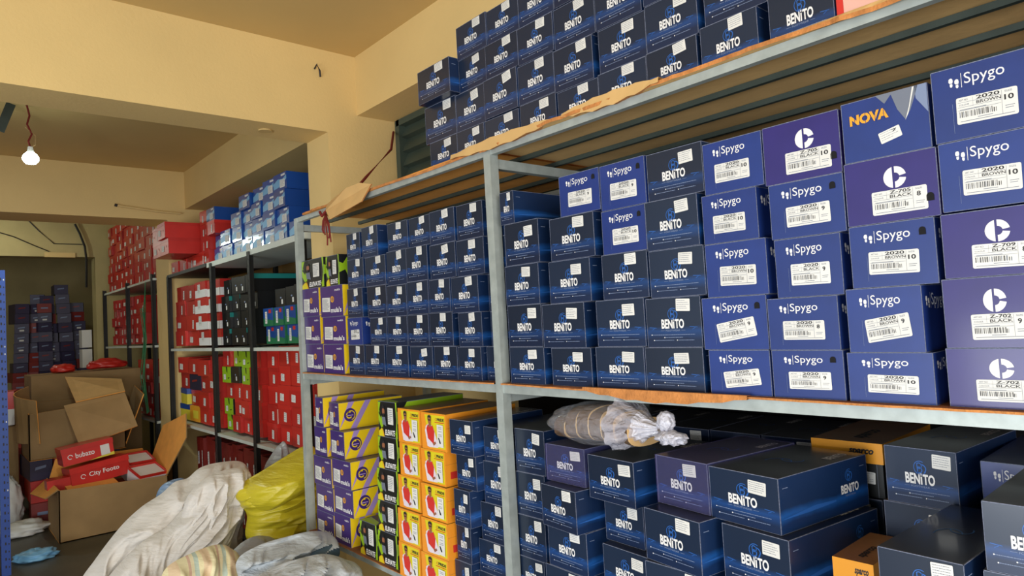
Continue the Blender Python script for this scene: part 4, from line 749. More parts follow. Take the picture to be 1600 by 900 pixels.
            ptext(b, F, '+', W*.885, H*.07, W*.95, H*.17, M['lime'], off=.05, k=3)
            ppoly(b, R, [(0, 0), (.06, 0), (.03, H*.5), (0, H*.4)], M['black']); ppoly(b, R, [(0, H), (.05, H), (.02, H*.7), (0, H*.75)], M['black'])
            ppoly(b, TP, [(0, 0), (W, 0), (W*.8, .03), (W*.1, .05)], M['lime'])
            PROTO[('e_body',)] = b.data('printed_carton'); PROTO[('e_lab',)] = sticker(.046, .056, 7, seed=5).data('size_label')
        parts += [('carton', PROTO[('e_body',)], (0,0,0), (0,0,0)), ('size_label', PROTO[('e_lab',)], (W*.18, -.002, H*.60), (0, rotx(1), 0))]
    elif kind == 'pride':
        if ('p_body',) not in PROTO:
            b = shell(MB(), M['orange'], side=M['orange'], top=M['otop'], wear=M['amber'])
            prect(b, F, W*.055, H*.055, W*.95, H*.95, M['pyellow'])
            ppoly(b, F, [(W*.055, H*.055), (W*.32, H*.055), (W*.15, H*.95), (W*.055, H*.95)], M['orange'], 2)
            k = 3
            ppoly(b, F, [(W*.18, H*.62), (W*.30, H*.70), (W*.44, H*.66), (W*.52, H*.56), (W*.62, H*.30), (W*.72, H*.16), (W*.66, H*.08), (W*.30, H*.06), (W*.20, H*.20)], M['shirt'], k)
            ppoly(b, F, [(W*.22, H*.56), (W*.28, H*.68), (W*.38, H*.64), (W*.47, H*.66), (W*.54, H*.50), (W*.50, H*.20), (W*.46, H*.14), (W*.27, H*.18)], M['vest'], k+1)
            ppoly(b, F, [(W*.16, H*.52), (W*.22, H*.60), (W*.27, H*.30), (W*.50, H*.16), (W*.48, H*.07), (W*.24, H*.08)], M['shirt'], k+2)
            ppoly(b, F, [(W*.46, H*.18), (W*.56, H*.24), (W*.60, H*.19), (W*.50, H*.12)], M['skin'], k+3)
            ppoly(b, F, [(W*.31, H*.64), (W*.38, H*.60), (W*.42, H*.66), (W*.41, H*.72), (W*.33, H*.72)], M['skin'], k+2)
            pdisc(b, F, W*.365, H*.80, .0098, M['skin'], k+3, n=16, ry=.0135)
            ppoly(b, F, [(W*.295, H*.80), (W*.30, H*.92), (W*.37, H*.95), (W*.43, H*.91), (W*.435, H*.82), (W*.41, H*.87), (W*.33, H*.88)], M['ink'], k+4)
            prect(b, F, W*.315, H*.795, W*.42, H*.825, M['ink'], k+5)
            ptext(b, F, 'PRIDE', W*.66, H*.80, W*.93, H*.88, M['ink'], off=.03, k=k); parc(b, F, W*.62, H*.84, .0035, .005, 40, 320, M['vest'], k, n=8)
            prect(b, F, W*.56, H*.75, W*.93, H*.77, M['vest'], k)
            prect(b, R, 0, H*.62, D, H*.625, M['otop']); ppoly(b, R, [(.02, H*.2), (.05, H*.2), (.05, H*.4), (.02, H*.4)], M['vest'])
            PROTO[('p_body',)] = b.data('printed_carton')
            l = sticker(.038, .072, 0, seed=6); S = lambda u, v, k=1: (u-.019, -.0004*k, v-.036)
            ppoly(l, S, [(.006, .030), (.012, .030), (.022, .016), (.022, .011), (.014, .012)], M['ink'], 2)
            for v in (.064, .059, .050, .040, .035): prect(l, S, .008, v, .030, v+.0014, M['grey'], 2)
            PROTO[('p_lab',)] = l.data('size_label')
        parts += [('carton', PROTO[('p_body',)], (0,0,0), (0,0,0)), ('size_label', PROTO[('p_lab',)], (W*.29, -.0045, H*.41), (0, rotx(1), 0))]
    elif kind in ('sparco', 'sparcolid'):
        mb.box(-W/2+.003, .003, 0, W/2-.003, D-.003, H*.66, M['black'])
        Fi = lambda u, v, k=1: (u-W/2, .003-.0005*k, v)
        ptext(mb, Fi, 'sparco', W*.30, H*.34, W*.62, H*.45, M['white'], off=.03, shear=.3)
        prect(mb, Fi, W*.9, 0, W*.905, H*.64, M['grey'])
        parts.append(('carton', mb.data('black_carton'), (0,0,0), (0,0,0)))
        l = MB(); l.box(-W/2, 0, H*.62, W/2, D, H, M['sorange'], top=M['otop'])  # top of the orange lid painted brown: its shade is put into the colour
        ptext(l, F, 'sparco', W*.54, H*.75, W*.88, H*.88, M['ink'], off=.04, shear=.3)
        vs, fs, _ = text('sparco', 1, .04, 1, .3); l.mesh([TR(.05+.13*a, .05+.035*b_, 1) for a, b_ in vs], fs, M['ink'])
        parts.append(('lid', l.data('orange_lid'), (0,0,0), (0,0,0)))
        parts.append(('price_label', sticker(.050, .026, 5, seed=2).data('price_label'), (W*.22, .0015, H*.36), (0, rotx(3), 0)))
    else: parts = far_proto(kind, var, rnd)
    PROTO[key] = parts
    return parts
def far_proto(kind, var, rnd):
    b = MB(); parts = []; lab = ('size_label', None)
    LM = lambda w, h, n=4: sticker(w, h, n, seed=var).data('size_label')
    if kind in ('redfar', 'redwide', 'redslim', 'pinkfar', 'heapred'):
        m = M['red_dk'] if kind in ('redslim', 'heapred') else M['red']
        shell(b, m, side=M['pink'] if kind == 'pinkfar' else None, wear=M['red_dk'])
        lidm = MB().box(-W/2-.001, -.001, H*.80, W/2+.001, D+.001, H+.0008, m)
        if kind == 'redwide':
            pdisc(b, lambda u, v, k=1: F(u, v, 4), W*.2, H*.4, .006, M['pink'], n=10); pdisc(b, lambda u, v, k=1: F(u, v, 4), W*.75, H*.5, .006, M['pink'], n=10, ry=.01)
        if kind == 'heapred': prect(b, F, W*.25, H*.45, W*.75, H*.6, M['line'])
        parts.append(('carton', b.data('red_carton'), (0,0,0), (0,0,0))); parts.append(('lid', lidm.data('red_lid'), (0,0,0), (0,0,0)))
        if kind != 'heapred':
            k = var % 3
            parts.append(('size_label', LM(*((.034, .058), (.05, .045), (.022, .07))[k]), (W*(.1, -.18, .2)[k], -.0016, H*.40), (0, rotx(rnd.uniform(-4, 4)), 0)))
    elif kind == 'redpanel':
        shell(b, M['vest'], wear=M['red_dk']); prect(b, F, W*.10, H*.03, W*.9, H*.9, M['pink'])
        parts.append(('carton', b.data('red_carton'), (0,0,0), (0,0,0)))
    elif kind == 'redwhite2':
        shell(b, M['red']); prect(b, F, 0, 0, W, H*.48, M['white']); prect(b, R, 0, 0, D, H*.48, M['white'])
        parts.append(('carton', b.data('red_white_carton'), (0,0,0), (0,0,0))); parts.append(('size_label', LM(.04, .07, 5), (-W*.12, -.0012, H*.55), (0, 0, 0)))
    elif kind == 'blackfar':
        shell(b, M['black'], side=M['black'], wear=M['hole']); pdisc(b, F, W*.55, H*.5, .012, M['line'], n=8, ry=.006); prect(b, R, 0, H*.7, D, H*.98, M['teal'] if var == 2 else M['black'])
        parts.append(('carton', b.data('black_carton'), (0,0,0), (0,0,0))); parts.append(('size_label', LM(.024, .030, 2), (W*.18, -.0012, H*.28), (0, 0, 0)))
    elif kind == 'greenblue':
        shell(b, M['bfar'], side=M['green']); ppoly(b, F, [(0, 0), (W, 0), (W, H*.30), (0, H*.45)], M['green']); prect(b, F, W*.55, H*.72, W*.8, H*.92, M['red'])
        parts.append(('carton', b.data('printed_carton'), (0,0,0), (0,0,0))); parts.append(('size_label', LM(.034, .08, 6), (-W*.2, -.0012, H*.48), (0, 0, 0)))
    elif kind == 'bluefar':
        shell(b, M['bfar'], wear=M['bfar']); ppoly(b, F, [(0, H*.5), (W*.35, H*.7), (W*.7, H*.62), (W, H*.8), (W, H*.55), (W*.4, H*.2), (0, H*.15)], M['sky'])
        prect(b, F, W*.6, H*.8, W*.9, H*.92, M['paper'], 2)
        for i in range(4): pdisc(b, R, .17+.022*i, H*.45, .009, M['paper'], n=10, ry=.011)
        parts.append(('carton', b.data('printed_carton'), (0,0,0), (0,0,0))); parts.append(('size_label', LM(.062, .056, 5), (W*(.08+.06*var), -.0014, H*.36), (0, rotx(-4+3*var), 0)))
    elif kind == 'limefar':
        shell(b, M['lime'], side=M['black'], wear=M['lime']); ppoly(b, F, [(W*.45, H), (W*.6, H), (W*.6, H*.6), (W*.5, H*.7)], M['black']); ppoly(b, F, [(W*.6, H*.3), (W*.9, H*.36), (W*.7, H*.24)], M['black'])
        parts.append(('carton', b.data('lime_carton'), (0,0,0), (0,0,0))); parts.append(('size_label', LM(.04, .04, 4), (-W*.2, -.0012, H*.35), (0, 0, 0)))
    elif kind == 'yellowblue':
        shell(b, M['byellow']); parts.append(('carton', b.data('yellow_carton'), (0,0,0), (0,0,0)))
        l = MB().box(-W/2-.002, -.002, H*.66, W/2+.002, D+.002, H+.0005, M['bfar']); parts.append(('lid', l.data('blue_lid'), (0,0,0), (0,0,0)))
    elif kind in ('navyfar', 'heap'):
        shell(b, M['navyfar'] if kind == 'navyfar' else M['heap'], wear=M['hole'])
        ppoly(b, F, [(W*.22, H*.48), (W*.7, H*.56), (W*.72, H*.68), (W*.25, H*.62)], M['line'] if var != 1 else M['red_dk'])
        parts.append(('carton', b.data('dark_carton'), (0,0,0), (0,0,0)))
        if var == 2: parts.append(('size_label', LM(.05, .02, 2), (0, -.0012, H*.3), (0, 0, 0)))
    elif kind == 'orangefar':
        shell(b, M['amber'], wear=M['kraft']); prect(b, F, W*.3, H*.2, W*.8, H*.7, M['byellow']); parts.append(('carton', b.data('tan_carton'), (0,0,0), (0,0,0)))
    return parts
SH = {1: (.0285, .855), 2: (.018, .86), 3: (.030, .80), 4: (.040, .80), 5: (.036, .80), 6: (.034, .78), 0: (.030, .82)}
STUFF = MB(); NTHING = [0, 0]
def place(kind, x, y, z, w, d, h, yaw, label, group, var, rnd=random.Random(77), tilt=0, stuff=False):
    if var == -1: stuff = True; var = 4 if kind == 'benito' else 10 if kind == 'spygo' else 0
    NTHING[1 if stuff else 0] += 1
    if stuff:
        X_ = Matrix.Translation((x, y, z)) @ Matrix.Rotation(math.radians(yaw), 4, 'Z') @ Matrix.Diagonal((w/W0, d/D0, h/H0, 1))
    else:
        e = empty('shoe_box', (x, y, z), math.radians(yaw), label, 'shoe box', group)
        e.scale = (w/W0, d/D0, h/H0)
        if tilt: e.rotation_euler[0] = math.radians(tilt)
    body = None
    for name, me, lc, rt in proto(kind, var):
        if isinstance(me, list):        # loosely stuck price labels, a bit different on every box
            px, pz = SH.get(var, SH[0]); me = me[rnd.randrange(3)]
            lc = (min(px+rnd.uniform(-.008, .010), .056), -.0009, H0*min(pz+rnd.uniform(-.05, .05), .86)); rt = (0, math.radians(rnd.gauss(0, 3)), 0)
            if z+GZ > 2: rt = (0, math.radians(rnd.gauss(-2, 2.5)), 0)
        if stuff:
            Y_ = X_ @ Matrix.Translation(lc) @ Matrix.Rotation(rt[1], 4, 'Y'); b0 = len(STUFF.v)
            STUFF.v += [tuple(Y_ @ v.co) for v in me.vertices]
            for f in me.polygons: STUFF.f.append(tuple(b0+i for i in f.vertices)); STUFF.m.append(STUFF.mi(me.materials[f.material_index]))
            continue
        o = bpy.data.objects.new(name, me); COL.objects.link(o); o.parent = body if (name == 'finger_hole' and body) else e; o.location = lc; o.rotation_euler = rt
        if name == 'carton': body = o
    return None if stuff else e
for b_ in BOXES: place(*b_)

# ------------------------------------------------------------------ boxes on the far racks and in the back room (regular stacks)
ords = ['', 'first', 'second', 'third', 'fourth', 'fifth', 'sixth', 'seventh', 'eighth', 'ninth', 'tenth', 'eleventh', 'twelfth', 'thirteenth', 'fourteenth', 'fifteenth', 'sixteenth', 'seventeenth', 'eighteenth', 'nineteenth']
rf = random.Random(21)
def fill(kindf, x0, x1, W, z0, rows, H, Y, d, lab, group, jy=.03, jyaw=3, skip=None, colrows=None, ncol=None, stuff=False):
    n = ncol or int((x1-x0)/W+.2); Wc = (x1-x0)/n
    for c in range(n):
        z = z0; hh = H*rf.uniform(.97, 1.03)
        for r in range(colrows[c] if colrows else rows):
            if skip and skip(c, r): z += hh; continue
            k = kindf(c, r); yaw = rf.uniform(-jyaw, jyaw); w = Wc-.004-abs(math.sin(math.radians(yaw)))*d*.9
            place(k, x0+Wc*(c+.5)+d/2*math.sin(math.radians(yaw)), Y+rf.uniform(0, jy), z, w, d, hh-.001, yaw, lab(c, r, k), group, rf.randint(0, 2), stuff=stuff or (k == 'heapred' and False))
            z += hh
o=lambda i:ords[i+1]
KD=dict(bluefar='glossy blue shoe box',redfar='red shoe box',redwhite2='red and white shoe box',blackfar='black shoe box',greenblue='blue-green shoe box',limefar='lime green shoe box',yellowblue='yellow shoe box with blue lid',orangefar='orange-tan shoe box',redwide='wide red box',redslim='slim upright red box',heap='dark shoe box',heapred='dull red shoe box',navyfar='dark navy shoe box',pinkfar='red shoe box with pink side')
def lab(where): return lambda c,r,k: f"{KD[k]}, {where}, {o(c)} column, {o(r)} row up"
# T1
fill(lambda c,r:'bluefar',-5.52,-4.05,.2,.575,4,.106,1.705,.40,lab('far rack top shelf blue block'),'blue shoe boxes on the far rack top shelf',jyaw=2,ncol=7,colrows=[2,2,3,4,4,4,4])
fill(lambda c,r:'redfar' if r==0 else 'bluefar',-5.52,-5.31,.2,.785,2,.104,1.66,.38,lambda c,r,k:f"{KD[k]} perched on the left end of blue block, {'lower' if r==0 else 'upper'} one",'boxes perched on the blue block',ncol=1,jyaw=1)
fill(lambda c,r:'bluefar',-4.03,-3.83,.2,.575,1,.104,1.70,.38,lambda c,r,k:'lone blue shoe box at far rack top shelf right end','blue shoe boxes on the far rack top shelf',ncol=1)
# T2
fill(lambda c,r:'redfar',-6.65,-5.84,.22,.575,4,.11,1.69,.38,lab('far rack top by pale column'),'red shoe boxes on the far rack top shelf',ncol=4,jyaw=2,colrows=[1,1,1,1])
fill(lambda c,r:'redfar',-5.83,-5.54,.22,.575,4,.11,1.69,.38,lab('far rack top shelf touching blue block'),'red shoe boxes on the far rack top shelf',ncol=2,jyaw=3,colrows=[4,4])
fill(lambda c,r:'redwide',-6.42,-5.93,.24,.692,2,.128,1.44,.46,lab('jutting past the pale column'),'wide red boxes in front of the column top',ncol=2,jyaw=1,jy=.06)
# T3
fill(lambda c,r:'redfar',-9.62,-7.25,.25,.605,7,.115,1.72,.36,lab('second rack behind column, top stack'),'red shoe boxes on top of the rack behind the column',ncol=9,jyaw=4,stuff=True)
# M-3
fill(lambda c,r:'redfar',-9.45,-7.85,.25,-.045,5,.108,1.72,.34,lab('second rack behind column, middle shelf'),'red shoe boxes on the rack behind the column',ncol=6,jyaw=4,skip=lambda c,r:c==5 and r>3,stuff=True)
fill(lambda c,r:'redfar',-8.25,-7.32,.3,-.79,5,.115,1.72,.34,lab('second rack behind column, lower shelf'),'red shoe boxes on the rack behind the column low',ncol=3,jyaw=6,stuff=True)
# M-a
fill(lambda c,r:'redfar' if c<2 else 'redwhite2',-6.62,-5.42,.3,-.075,4,.133,1.705,.36,lab('far rack middle shelf left bay'),'red boxes on the far rack middle shelf',ncol=4,jyaw=2,colrows=[4,4,4,4])
fill(lambda c,r:'blackfar',-5.34,-4.66,.17,-.075,4,.125,1.705,.36,lab('far rack middle shelf'),'black shoe boxes on the far rack middle shelf',ncol=4,jyaw=2,colrows=[4,4,4,4])
fill(lambda c,r:'greenblue' if r<2 else 'blackfar',-4.52,-3.84,.17,-.075,4,.122,1.705,.34,lab('far rack middle shelf right bay'),'blue-green boxes on the far rack',ncol=4,jyaw=3,colrows=[2,3,3,3],)
# L-a
def la(c,r):
    if c==0: return 'yellowblue' if r<2 else 'redfar'
    return rf.choice(['redfar','redfar','orangefar','redwhite2','navyfar','redfar'])
fill(la,-6.58,-5.46,.28,-.72,4,.135,1.705,.34,lab('far rack lower left bay'),'mixed boxes on the far rack lower shelf',ncol=4,jyaw=5)
LB={(0,0):'limefar',(0,1):'limefar',(0,3):'limefar',(1,4):'limefar',(2,3):'limefar',(2,4):'limefar',(1,3):'blackfar'}
fill(lambda c,r:LB.get((c,r),'redfar'),-5.38,-4.64,.18,-.715,5,.118,1.705,.34,lab('far rack lower middle bay'),'boxes on the far rack lower middle bay',ncol=4,jyaw=3)
fill(lambda c,r:'pinkfar' if (c,r) in((0,1),(1,4)) else 'redfar',-4.52,-3.55,.2,-.715,5,.122,1.705,.34,lab('far rack lower right bay'),'red shoe boxes on the far rack lower shelf',ncol=5,jyaw=3)
fill(lambda c,r:'redslim',-6.2,-4.3,.12,-1.42,2,.29,1.72,.34,lab('under the far rack'),'slim red boxes under the far rack',ncol=15,jyaw=3,stuff=True)
# heap room
for c in range(6):
    n=[16,17,16,17,18,16][c]
    z=-1.5; Yc=.86+c*.165
    for r in range(n):
        h=.128*rf.uniform(.96,1.04)
        y=Yc+(.006*r if c<2 else -.008*r*(c>2))*1.0
        k='heapred' if (c==0 and r<9) or (c==1 and r in(9,10,13)) or rf.random()<.08 else 'heap'
        # faces +X : yaw 90
        place(k,-10.75-.012*r*(1 if c%2 else .6)+rf.uniform(-.02,.0),round(y,3),z,.158,.32,h-.002,90+rf.uniform(-14,14),f"{KD[k]} in the back room heap, {o(c)} stack from left, {o(r)} up",'dark shoe boxes stacked in the back room',rf.randint(0,2),stuff=True)
        z+=h

# rows standing behind the front boxes, hardly seen in the dark of the shelves
for i_ in range(6):
    for r_ in range(5): place('benito', -1.57+.165*i_, 1.765, -.968+.121*r_, .160, .32, .12, rf.uniform(-2, 2), None, None, 4, stuff=True)
# ------------------------------------------------------------------ far racks (slotted angle frames)
def slotted(name, label, posts, levels, x0, x1, y0, y1, shelf_m, post_m, group=None, top=None, slot=M['ink']):
    e = empty(name, ((x0+x1)/2, (y0+y1)/2, -1.5), 0, label, 'rack', group)
    for px, py in posts:
        t = top if top is not None else max(levels)+.04
        p = MB(); p.box(px, py, -1.5, px+.045, py+.004, t, post_m); p.box(px, py, -1.5, px+.004, py+.045, t, post_m)
        z = -1.45
        while z < t-.03:
            p.box(px+.018, py-.001, z, px+.028, py, z+.018, slot); z += .05
        loc('post', p, e)
    for z in levels:
        b = MB().box(x0, y0-.012, z-.022, x1, y1, z, shelf_m); loc('shelf', b, e)
    return e
slotted('far_shelving_rack', 'white and black slotted rack between the two columns', [(x, y) for x in (-6.66, -5.43, -4.62, -3.76) for y in (1.650, 2.15)], [-.095, -.74], -6.62, -3.70, 1.672, 2.15, M['white_steel'], M['black_steel'], top=.56)
fr = [o for o in bpy.data.objects if o.name.startswith('far_shelving_rack')][0]
loc('shelf', MB().box(-5.52, 1.660, .535, -3.70, 2.15, .572, M['white_steel']), fr)
loc('shelf', MB().box(-6.66, 1.655, .545, -5.53, 2.15, .572, M['black_steel']), fr)
loc('shelf', MB().box(-6.62, 1.672, -1.445, -3.70, 2.15, -1.425, M['black_steel']), fr)
slotted('far_shelving_rack', 'dark slotted rack behind the second column', [(x, y) for x in (-9.70, -8.42, -7.30) for y in (1.665, 2.15)], [.60, -.06, -.80], -9.66, -7.27, 1.69, 2.19, M['white_steel'], M['black_steel'])
# blue slotted rack at the left edge of the photograph
br = empty('blue_rack', (-6.1, .1, -1.5), 0, 'blue slotted steel rack at the left edge', 'rack')
for px, py in ((-5.68, .352), (-5.68, -.45), (-6.55, .352), (-6.55, -.45)):
    p = MB(); p.box(px, py, -1.5, px+.045, py+.05, .52, M['blue_steel'])
    z = -1.45
    while z < .5:
        p.box(px+.045, py+.020, z, px+.0458, py+.028, z+.018, M['ink']); p.box(px+.045, py+.038, z, px+.0458, py+.044, z+.010, M['paper'] if int(z*20) % 9 == 0 else M['ink']); z += .05
    loc('post', p, br)
for z, m in ((.49, M['blue_steel']), (.17, M['white_steel']), (-.27, M['white_steel']), (-.70, M['white_steel']), (-1.07, M['white_steel'])):
    loc('shelf', MB().box(-6.5, -.44, z-.03, -5.64, .35, z, m), br)
cl = MB().box(-6.3, -.30, .172, -5.72, .30, .455, M['amber']); cl.box(-5.72, .0, .30, -5.718, .25, .36, M['orange']); tag(cl.build('carton'), 'orange-tan carton on the blue rack top shelf', 'carton')
cl = MB().box(-6.3, -.30, -.268, -5.74, .28, .07, M['kraft']); tag(cl.build('carton'), 'plain brown carton on the blue rack second shelf', 'carton')
rl = random.Random(31)
for zz, nm, mm, lb, wds in ((-.70, 'plastic_packet', M['paper'], 'crumpled white packet on the blue rack third shelf', 3), (-1.07, 'plastic_packet', M['sky'], 'pale blue packet on the blue rack lowest shelf', 3)):
    for k in range(wds):
        b = MB(); b.smooth = True; cy = -.25+.23*k; R_ = 10; C_ = 16
        for i in range(R_+1):
            for j in range(C_):
                t = math.pi*i/R_; a = 2*math.pi*j/C_; r = 1+.25*noise.noise((i*.7+k*5, j*.8, zz*9))
                b.v.append((-5.95+.22*r*math.sin(t)*math.cos(a), cy+.10*r*math.sin(t)*math.sin(a), zz+.085+.082*math.cos(t)*min(r, 1)))
        for i in range(R_):
            for j in range(C_): b.f.append((i*C_+j, i*C_+(j+1) % C_, (i+1)*C_+(j+1) % C_, (i+1)*C_+j)); b.m.append(b.mi(mm))
        tag(b.build(nm), lb+', '+('left', 'middle', 'right')[k]+' one', 'packet', 'packets on the blue rack')

# ------------------------------------------------------------------ large open cartons in the far room
def panel(mb, P, th, m, edge=None, n=None):
    P = [Vector(p) for p in P]; nn = (P[1]-P[0]).cross(P[2]-P[0]).normalized() if n is None else Vector(n)
    Q = [p-nn*th for p in P]
    mb.poly(P, m); mb.poly(list(reversed(Q)), m)
    for i in range(len(P)):
        j = (i+1) % len(P); mb.poly([P[i], Q[i], Q[j], P[j]], edge or m)
    return mb
kf, ke = M['kraft_far'], M['kraft']
cA = empty('open_carton', (-6.5, 1.12, -1.5), 0, 'large open brown carton on the floor in front of the second column', 'carton')
b = MB(); th = .008
panel(b, [(-6.18, .735, -1.5), (-6.18, 1.495, -1.5), (-6.18, 1.497, -1.135), (-6.18, .738, -1.105)], th, kf, ke)
panel(b, [(-6.80, .735, -1.5), (-6.18, .735, -1.5), (-6.18, .738, -1.105), (-6.80, .738, -1.105)], th, kf, ke)
panel(b, [(-6.18, 1.495, -1.5), (-6.80, 1.495, -1.5), (-6.80, 1.497, -1.13), (-6.18, 1.497, -1.135)], th, kf, ke)
panel(b, [(-6.80, 1.495, -1.5), (-6.80, .735, -1.5), (-6.80, .738, -1.105), (-6.80, 1.497, -1.13)], th, kf, ke)
panel(b, [(-6.80, .735, -1.492), (-6.18, .735, -1.492), (-6.18, 1.495, -1.492), (-6.80, 1.495, -1.492)], th, kf, ke)
loc('carton_body', b, cA)
loc('flap', panel(MB(), [(-6.20, 1.50, -1.13), (-6.80, 1.50, -1.13), (-6.70, 1.60, -.78), (-6.12, 1.64, -.64), (-5.98, 1.60, -.82)], th, ke, kf), cA)
loc('flap', panel(MB(), [(-6.80, .74, -1.10), (-6.18, .74, -1.10), (-6.22, .66, -1.16), (-6.78, .62, -1.20)], th, ke, kf), cA)
loc('flap', panel(MB(), [(-6.80, 1.49, -1.12), (-6.80, .75, -1.10), (-6.86, .80, -.96), (-6.88, 1.46, -.98)], th, ke, kf), cA)
# carton filling
ra = random.Random(5)
def crate(name, x, y, z, w, d, h, rz, rx, m, label, top=None, ry=0, parts=None, cat='shoe box', group=None):
    e = empty(name, (x, y, z), 0, label, cat, group); e.rotation_euler = (math.radians(rx), math.radians(ry), math.radians(rz))
    b = MB().box(-w/2, -d/2, 0, w/2, d/2, h, m, top=top); put('carton', b.data('carton'), e)
    if parts: parts(e, w, d, h)
    return e
k = 0
for x, y, n_ in ((-6.36, .90, 2), (-6.36, 1.12, 2), (-6.36, 1.36, 2), (-6.64, .98, 2), (-6.64, 1.26, 2)):
    for q in range(n_):
        k += 1
        crate('shoe_box', x, y, -1.49+.15*q, .26, .19 if x > -6.5 else .25, .147, 0, 0, M['red'], 'red box packed in the open brown carton, %s %s, %s layer' % (ords[1+(k-1)//2], 'pile', ('lower', 'upper')[q]), group='boxes packed in the open carton')
def tray(e, w, d, h):
    b = MB().box(-w/2+.006, -d/2+.006, h-.001, w/2-.006, d/2-.006, h+.004, M['white']); put('tissue', b.data('tissue'), e)
    b = MB()
    for s in (-1, 1): b.box(-w/2, s*d/2-.004, h-.002, w/2, s*d/2+.004, h+.02, M['red']); b.box(s*w/2-.004, -d/2, h-.002, s*w/2+.004, d/2, h+.02, M['red'])
    put('box_rim', b.data('rim'), e)
crate('shoe_box', -6.34, 1.37, -1.188, .22, .22, .10, 12, 0, M['white'], 'open white-lined red shoe box standing at the right in the brown carton', parts=tray, ry=16)
crate('shoe_box', -6.62, 1.36, -1.188, .24, .20, .17, 4, 0, M['white'], 'open white-lined red shoe box behind, at the right in the brown carton', parts=tray, ry=12)
crate('shoe_box', -6.33, .98, -1.188, .20, .34, .06, 4, 0, M['kraft'], 'flat kraft box lying in the open brown carton', cat='box', ry=8)
def writing(words, s0, s1, blob=False):
    def f(e, w, d, h):
        S = lambda u, v, kk=1: (w/2+.001*kk, u-d/2, v)
        b = MB(); ptext(b, S, words, d*s0, h*.32, d*s1, h*.62, M['white'], off=.015)
        parc(b, S, d*(s0-.1), h*.47, .014, .019, 0, 300, M['white'], n=8); put('lettering', b.data('lettering'), e)
        l = MB().box(-w/2-.004, -d/2-.004, h*.72, w/2+.004, d/2+.004, h+.003, M['red']); put('lid', l.data('lid'), e)
        if blob: b = MB(); prect(b, S, d*.74, h*.1, d*.92, h*.8, M['paper'], 2); ppoly(b, S, [(d*.5, 0), (d, 0), (d, h*.18)], M['byellow'], 2); put('sticker', b.data('sticker'), e)
    return f
crate('shoe_box', -6.50, 1.05, -1.13, .22, .42, .155, 6, 6, M['red'], 'red shoe box with white words lying on the open brown carton', parts=writing('City Footo', .30, .82), ry=-4)
crate('shoe_box', -6.56, .98, -.955, .24, .36, .135, 2, 7, M['red'], 'red shoe box with sticker on top of the small pile in the carton', parts=writing('bubazo', .25, .62, True), ry=-2)
crate('shoe_box', -6.46, .84, -1.14, .12, .30, .09, 2, 3, M['red'], 'small red shoe box at the left end of the open carton')
# second carton, standing behind with its flaps open
cB = empty('open_carton', (-7.2, .98, -.955), 0, 'tall open brown carton with hanging flaps behind the red boxes', 'carton')
b = MB(); X0, X1, Y0, Y1, Z1 = -7.55, -6.92, .63, 1.34, -.52
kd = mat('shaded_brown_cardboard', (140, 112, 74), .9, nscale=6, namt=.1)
panel(b, [(X1, Y0, -.955), (X1, Y1, -.955), (X1, Y1, Z1), (X1, Y0, Z1-.05)], th, kd, ke)
panel(b, [(X0, Y0, -.955), (X1, Y0, -.955), (X1, Y0, Z1-.05), (X0, Y0, Z1)], th, kd, ke)
panel(b, [(X1, Y1, -.955), (X0, Y1, -.955), (X0, Y1, Z1), (X1, Y1, Z1)], th, kd, ke)
panel(b, [(X0, Y1, -.955), (X0, Y0, -.955), (X0, Y0, Z1), (X0, Y1, Z1)], th, kd, ke)
panel(b, [(X0, Y0, -.950), (X1, Y0, -.950), (X1, Y1, -.950), (X0, Y1, -.950)], th, kd, ke)
loc('carton_body', b, cB)
loc('flap', panel(MB(), [(-6.66, .95, -.86), (-6.60, 1.37, -.74), (-6.86, 1.33, -.46), (-6.86, .87, -.52)], th, kf, ke), cB)
loc('flap', panel(MB(), [(-6.88, .96, -.50), (-6.90, 1.34, -.45), (-7.35, 1.40, -.36), (-7.45, .96, -.30)], th, M['kraft_lt'], ke), cB)
arc = MB(); prev = None
for i in range(9):
    t = i/8; p = (-7.45+.55*t, .70-.13*math.sin(math.pi*t), 0); q = (p[0], p[1]-.03, 0)
    cur = ((p[0], p[1], -.82), (p[0], p[1]-.02, -.36-.10*t))
    if prev: panel(arc, [prev[0], cur[0], cur[1], prev[1]], .007, kf, ke)
    prev = cur
loc('flap', arc, cB)
loc('flap', panel(MB(), [(-6.93, 1.34, -.94), (-7.4, 1.36, -.94), (-7.38, 1.52, -.44), (-6.93, 1.50, -.50)], th, kd, ke), cB)
for q, (x, y, z, rz) in enumerate(((-7.1, .80, -.80, 10), (-7.3, 1.08, -.84, -20), (-7.08, 1.12, -.84, 5))):
    place('redfar', x, y, z, .26, .22, .13, rz+90, 'red box inside the tall open carton, %s' % ('at its left', 'at the back', 'at its front')[q], 'boxes inside the tall carton', q)
for c_ in range(4):
    for r_ in range(3): place(('heapred', 'heap', 'redfar')[(c_+r_*2) % 3], -6.96-.03*((c_*7+r_) % 3), .72+.168*c_, -1.5+.181*r_, .16, .5, .179, 90+((c_*5+r_*3) % 7-3), None, None, 0, stuff=True)
# carton and boxes under/inside: filling that carries them
tag(MB().box(-7.53, .66, -.948, -6.95, 1.31, -.845, kd).build('packed_cartons'), 'brown packed cartons filling the tall open carton', 'carton')
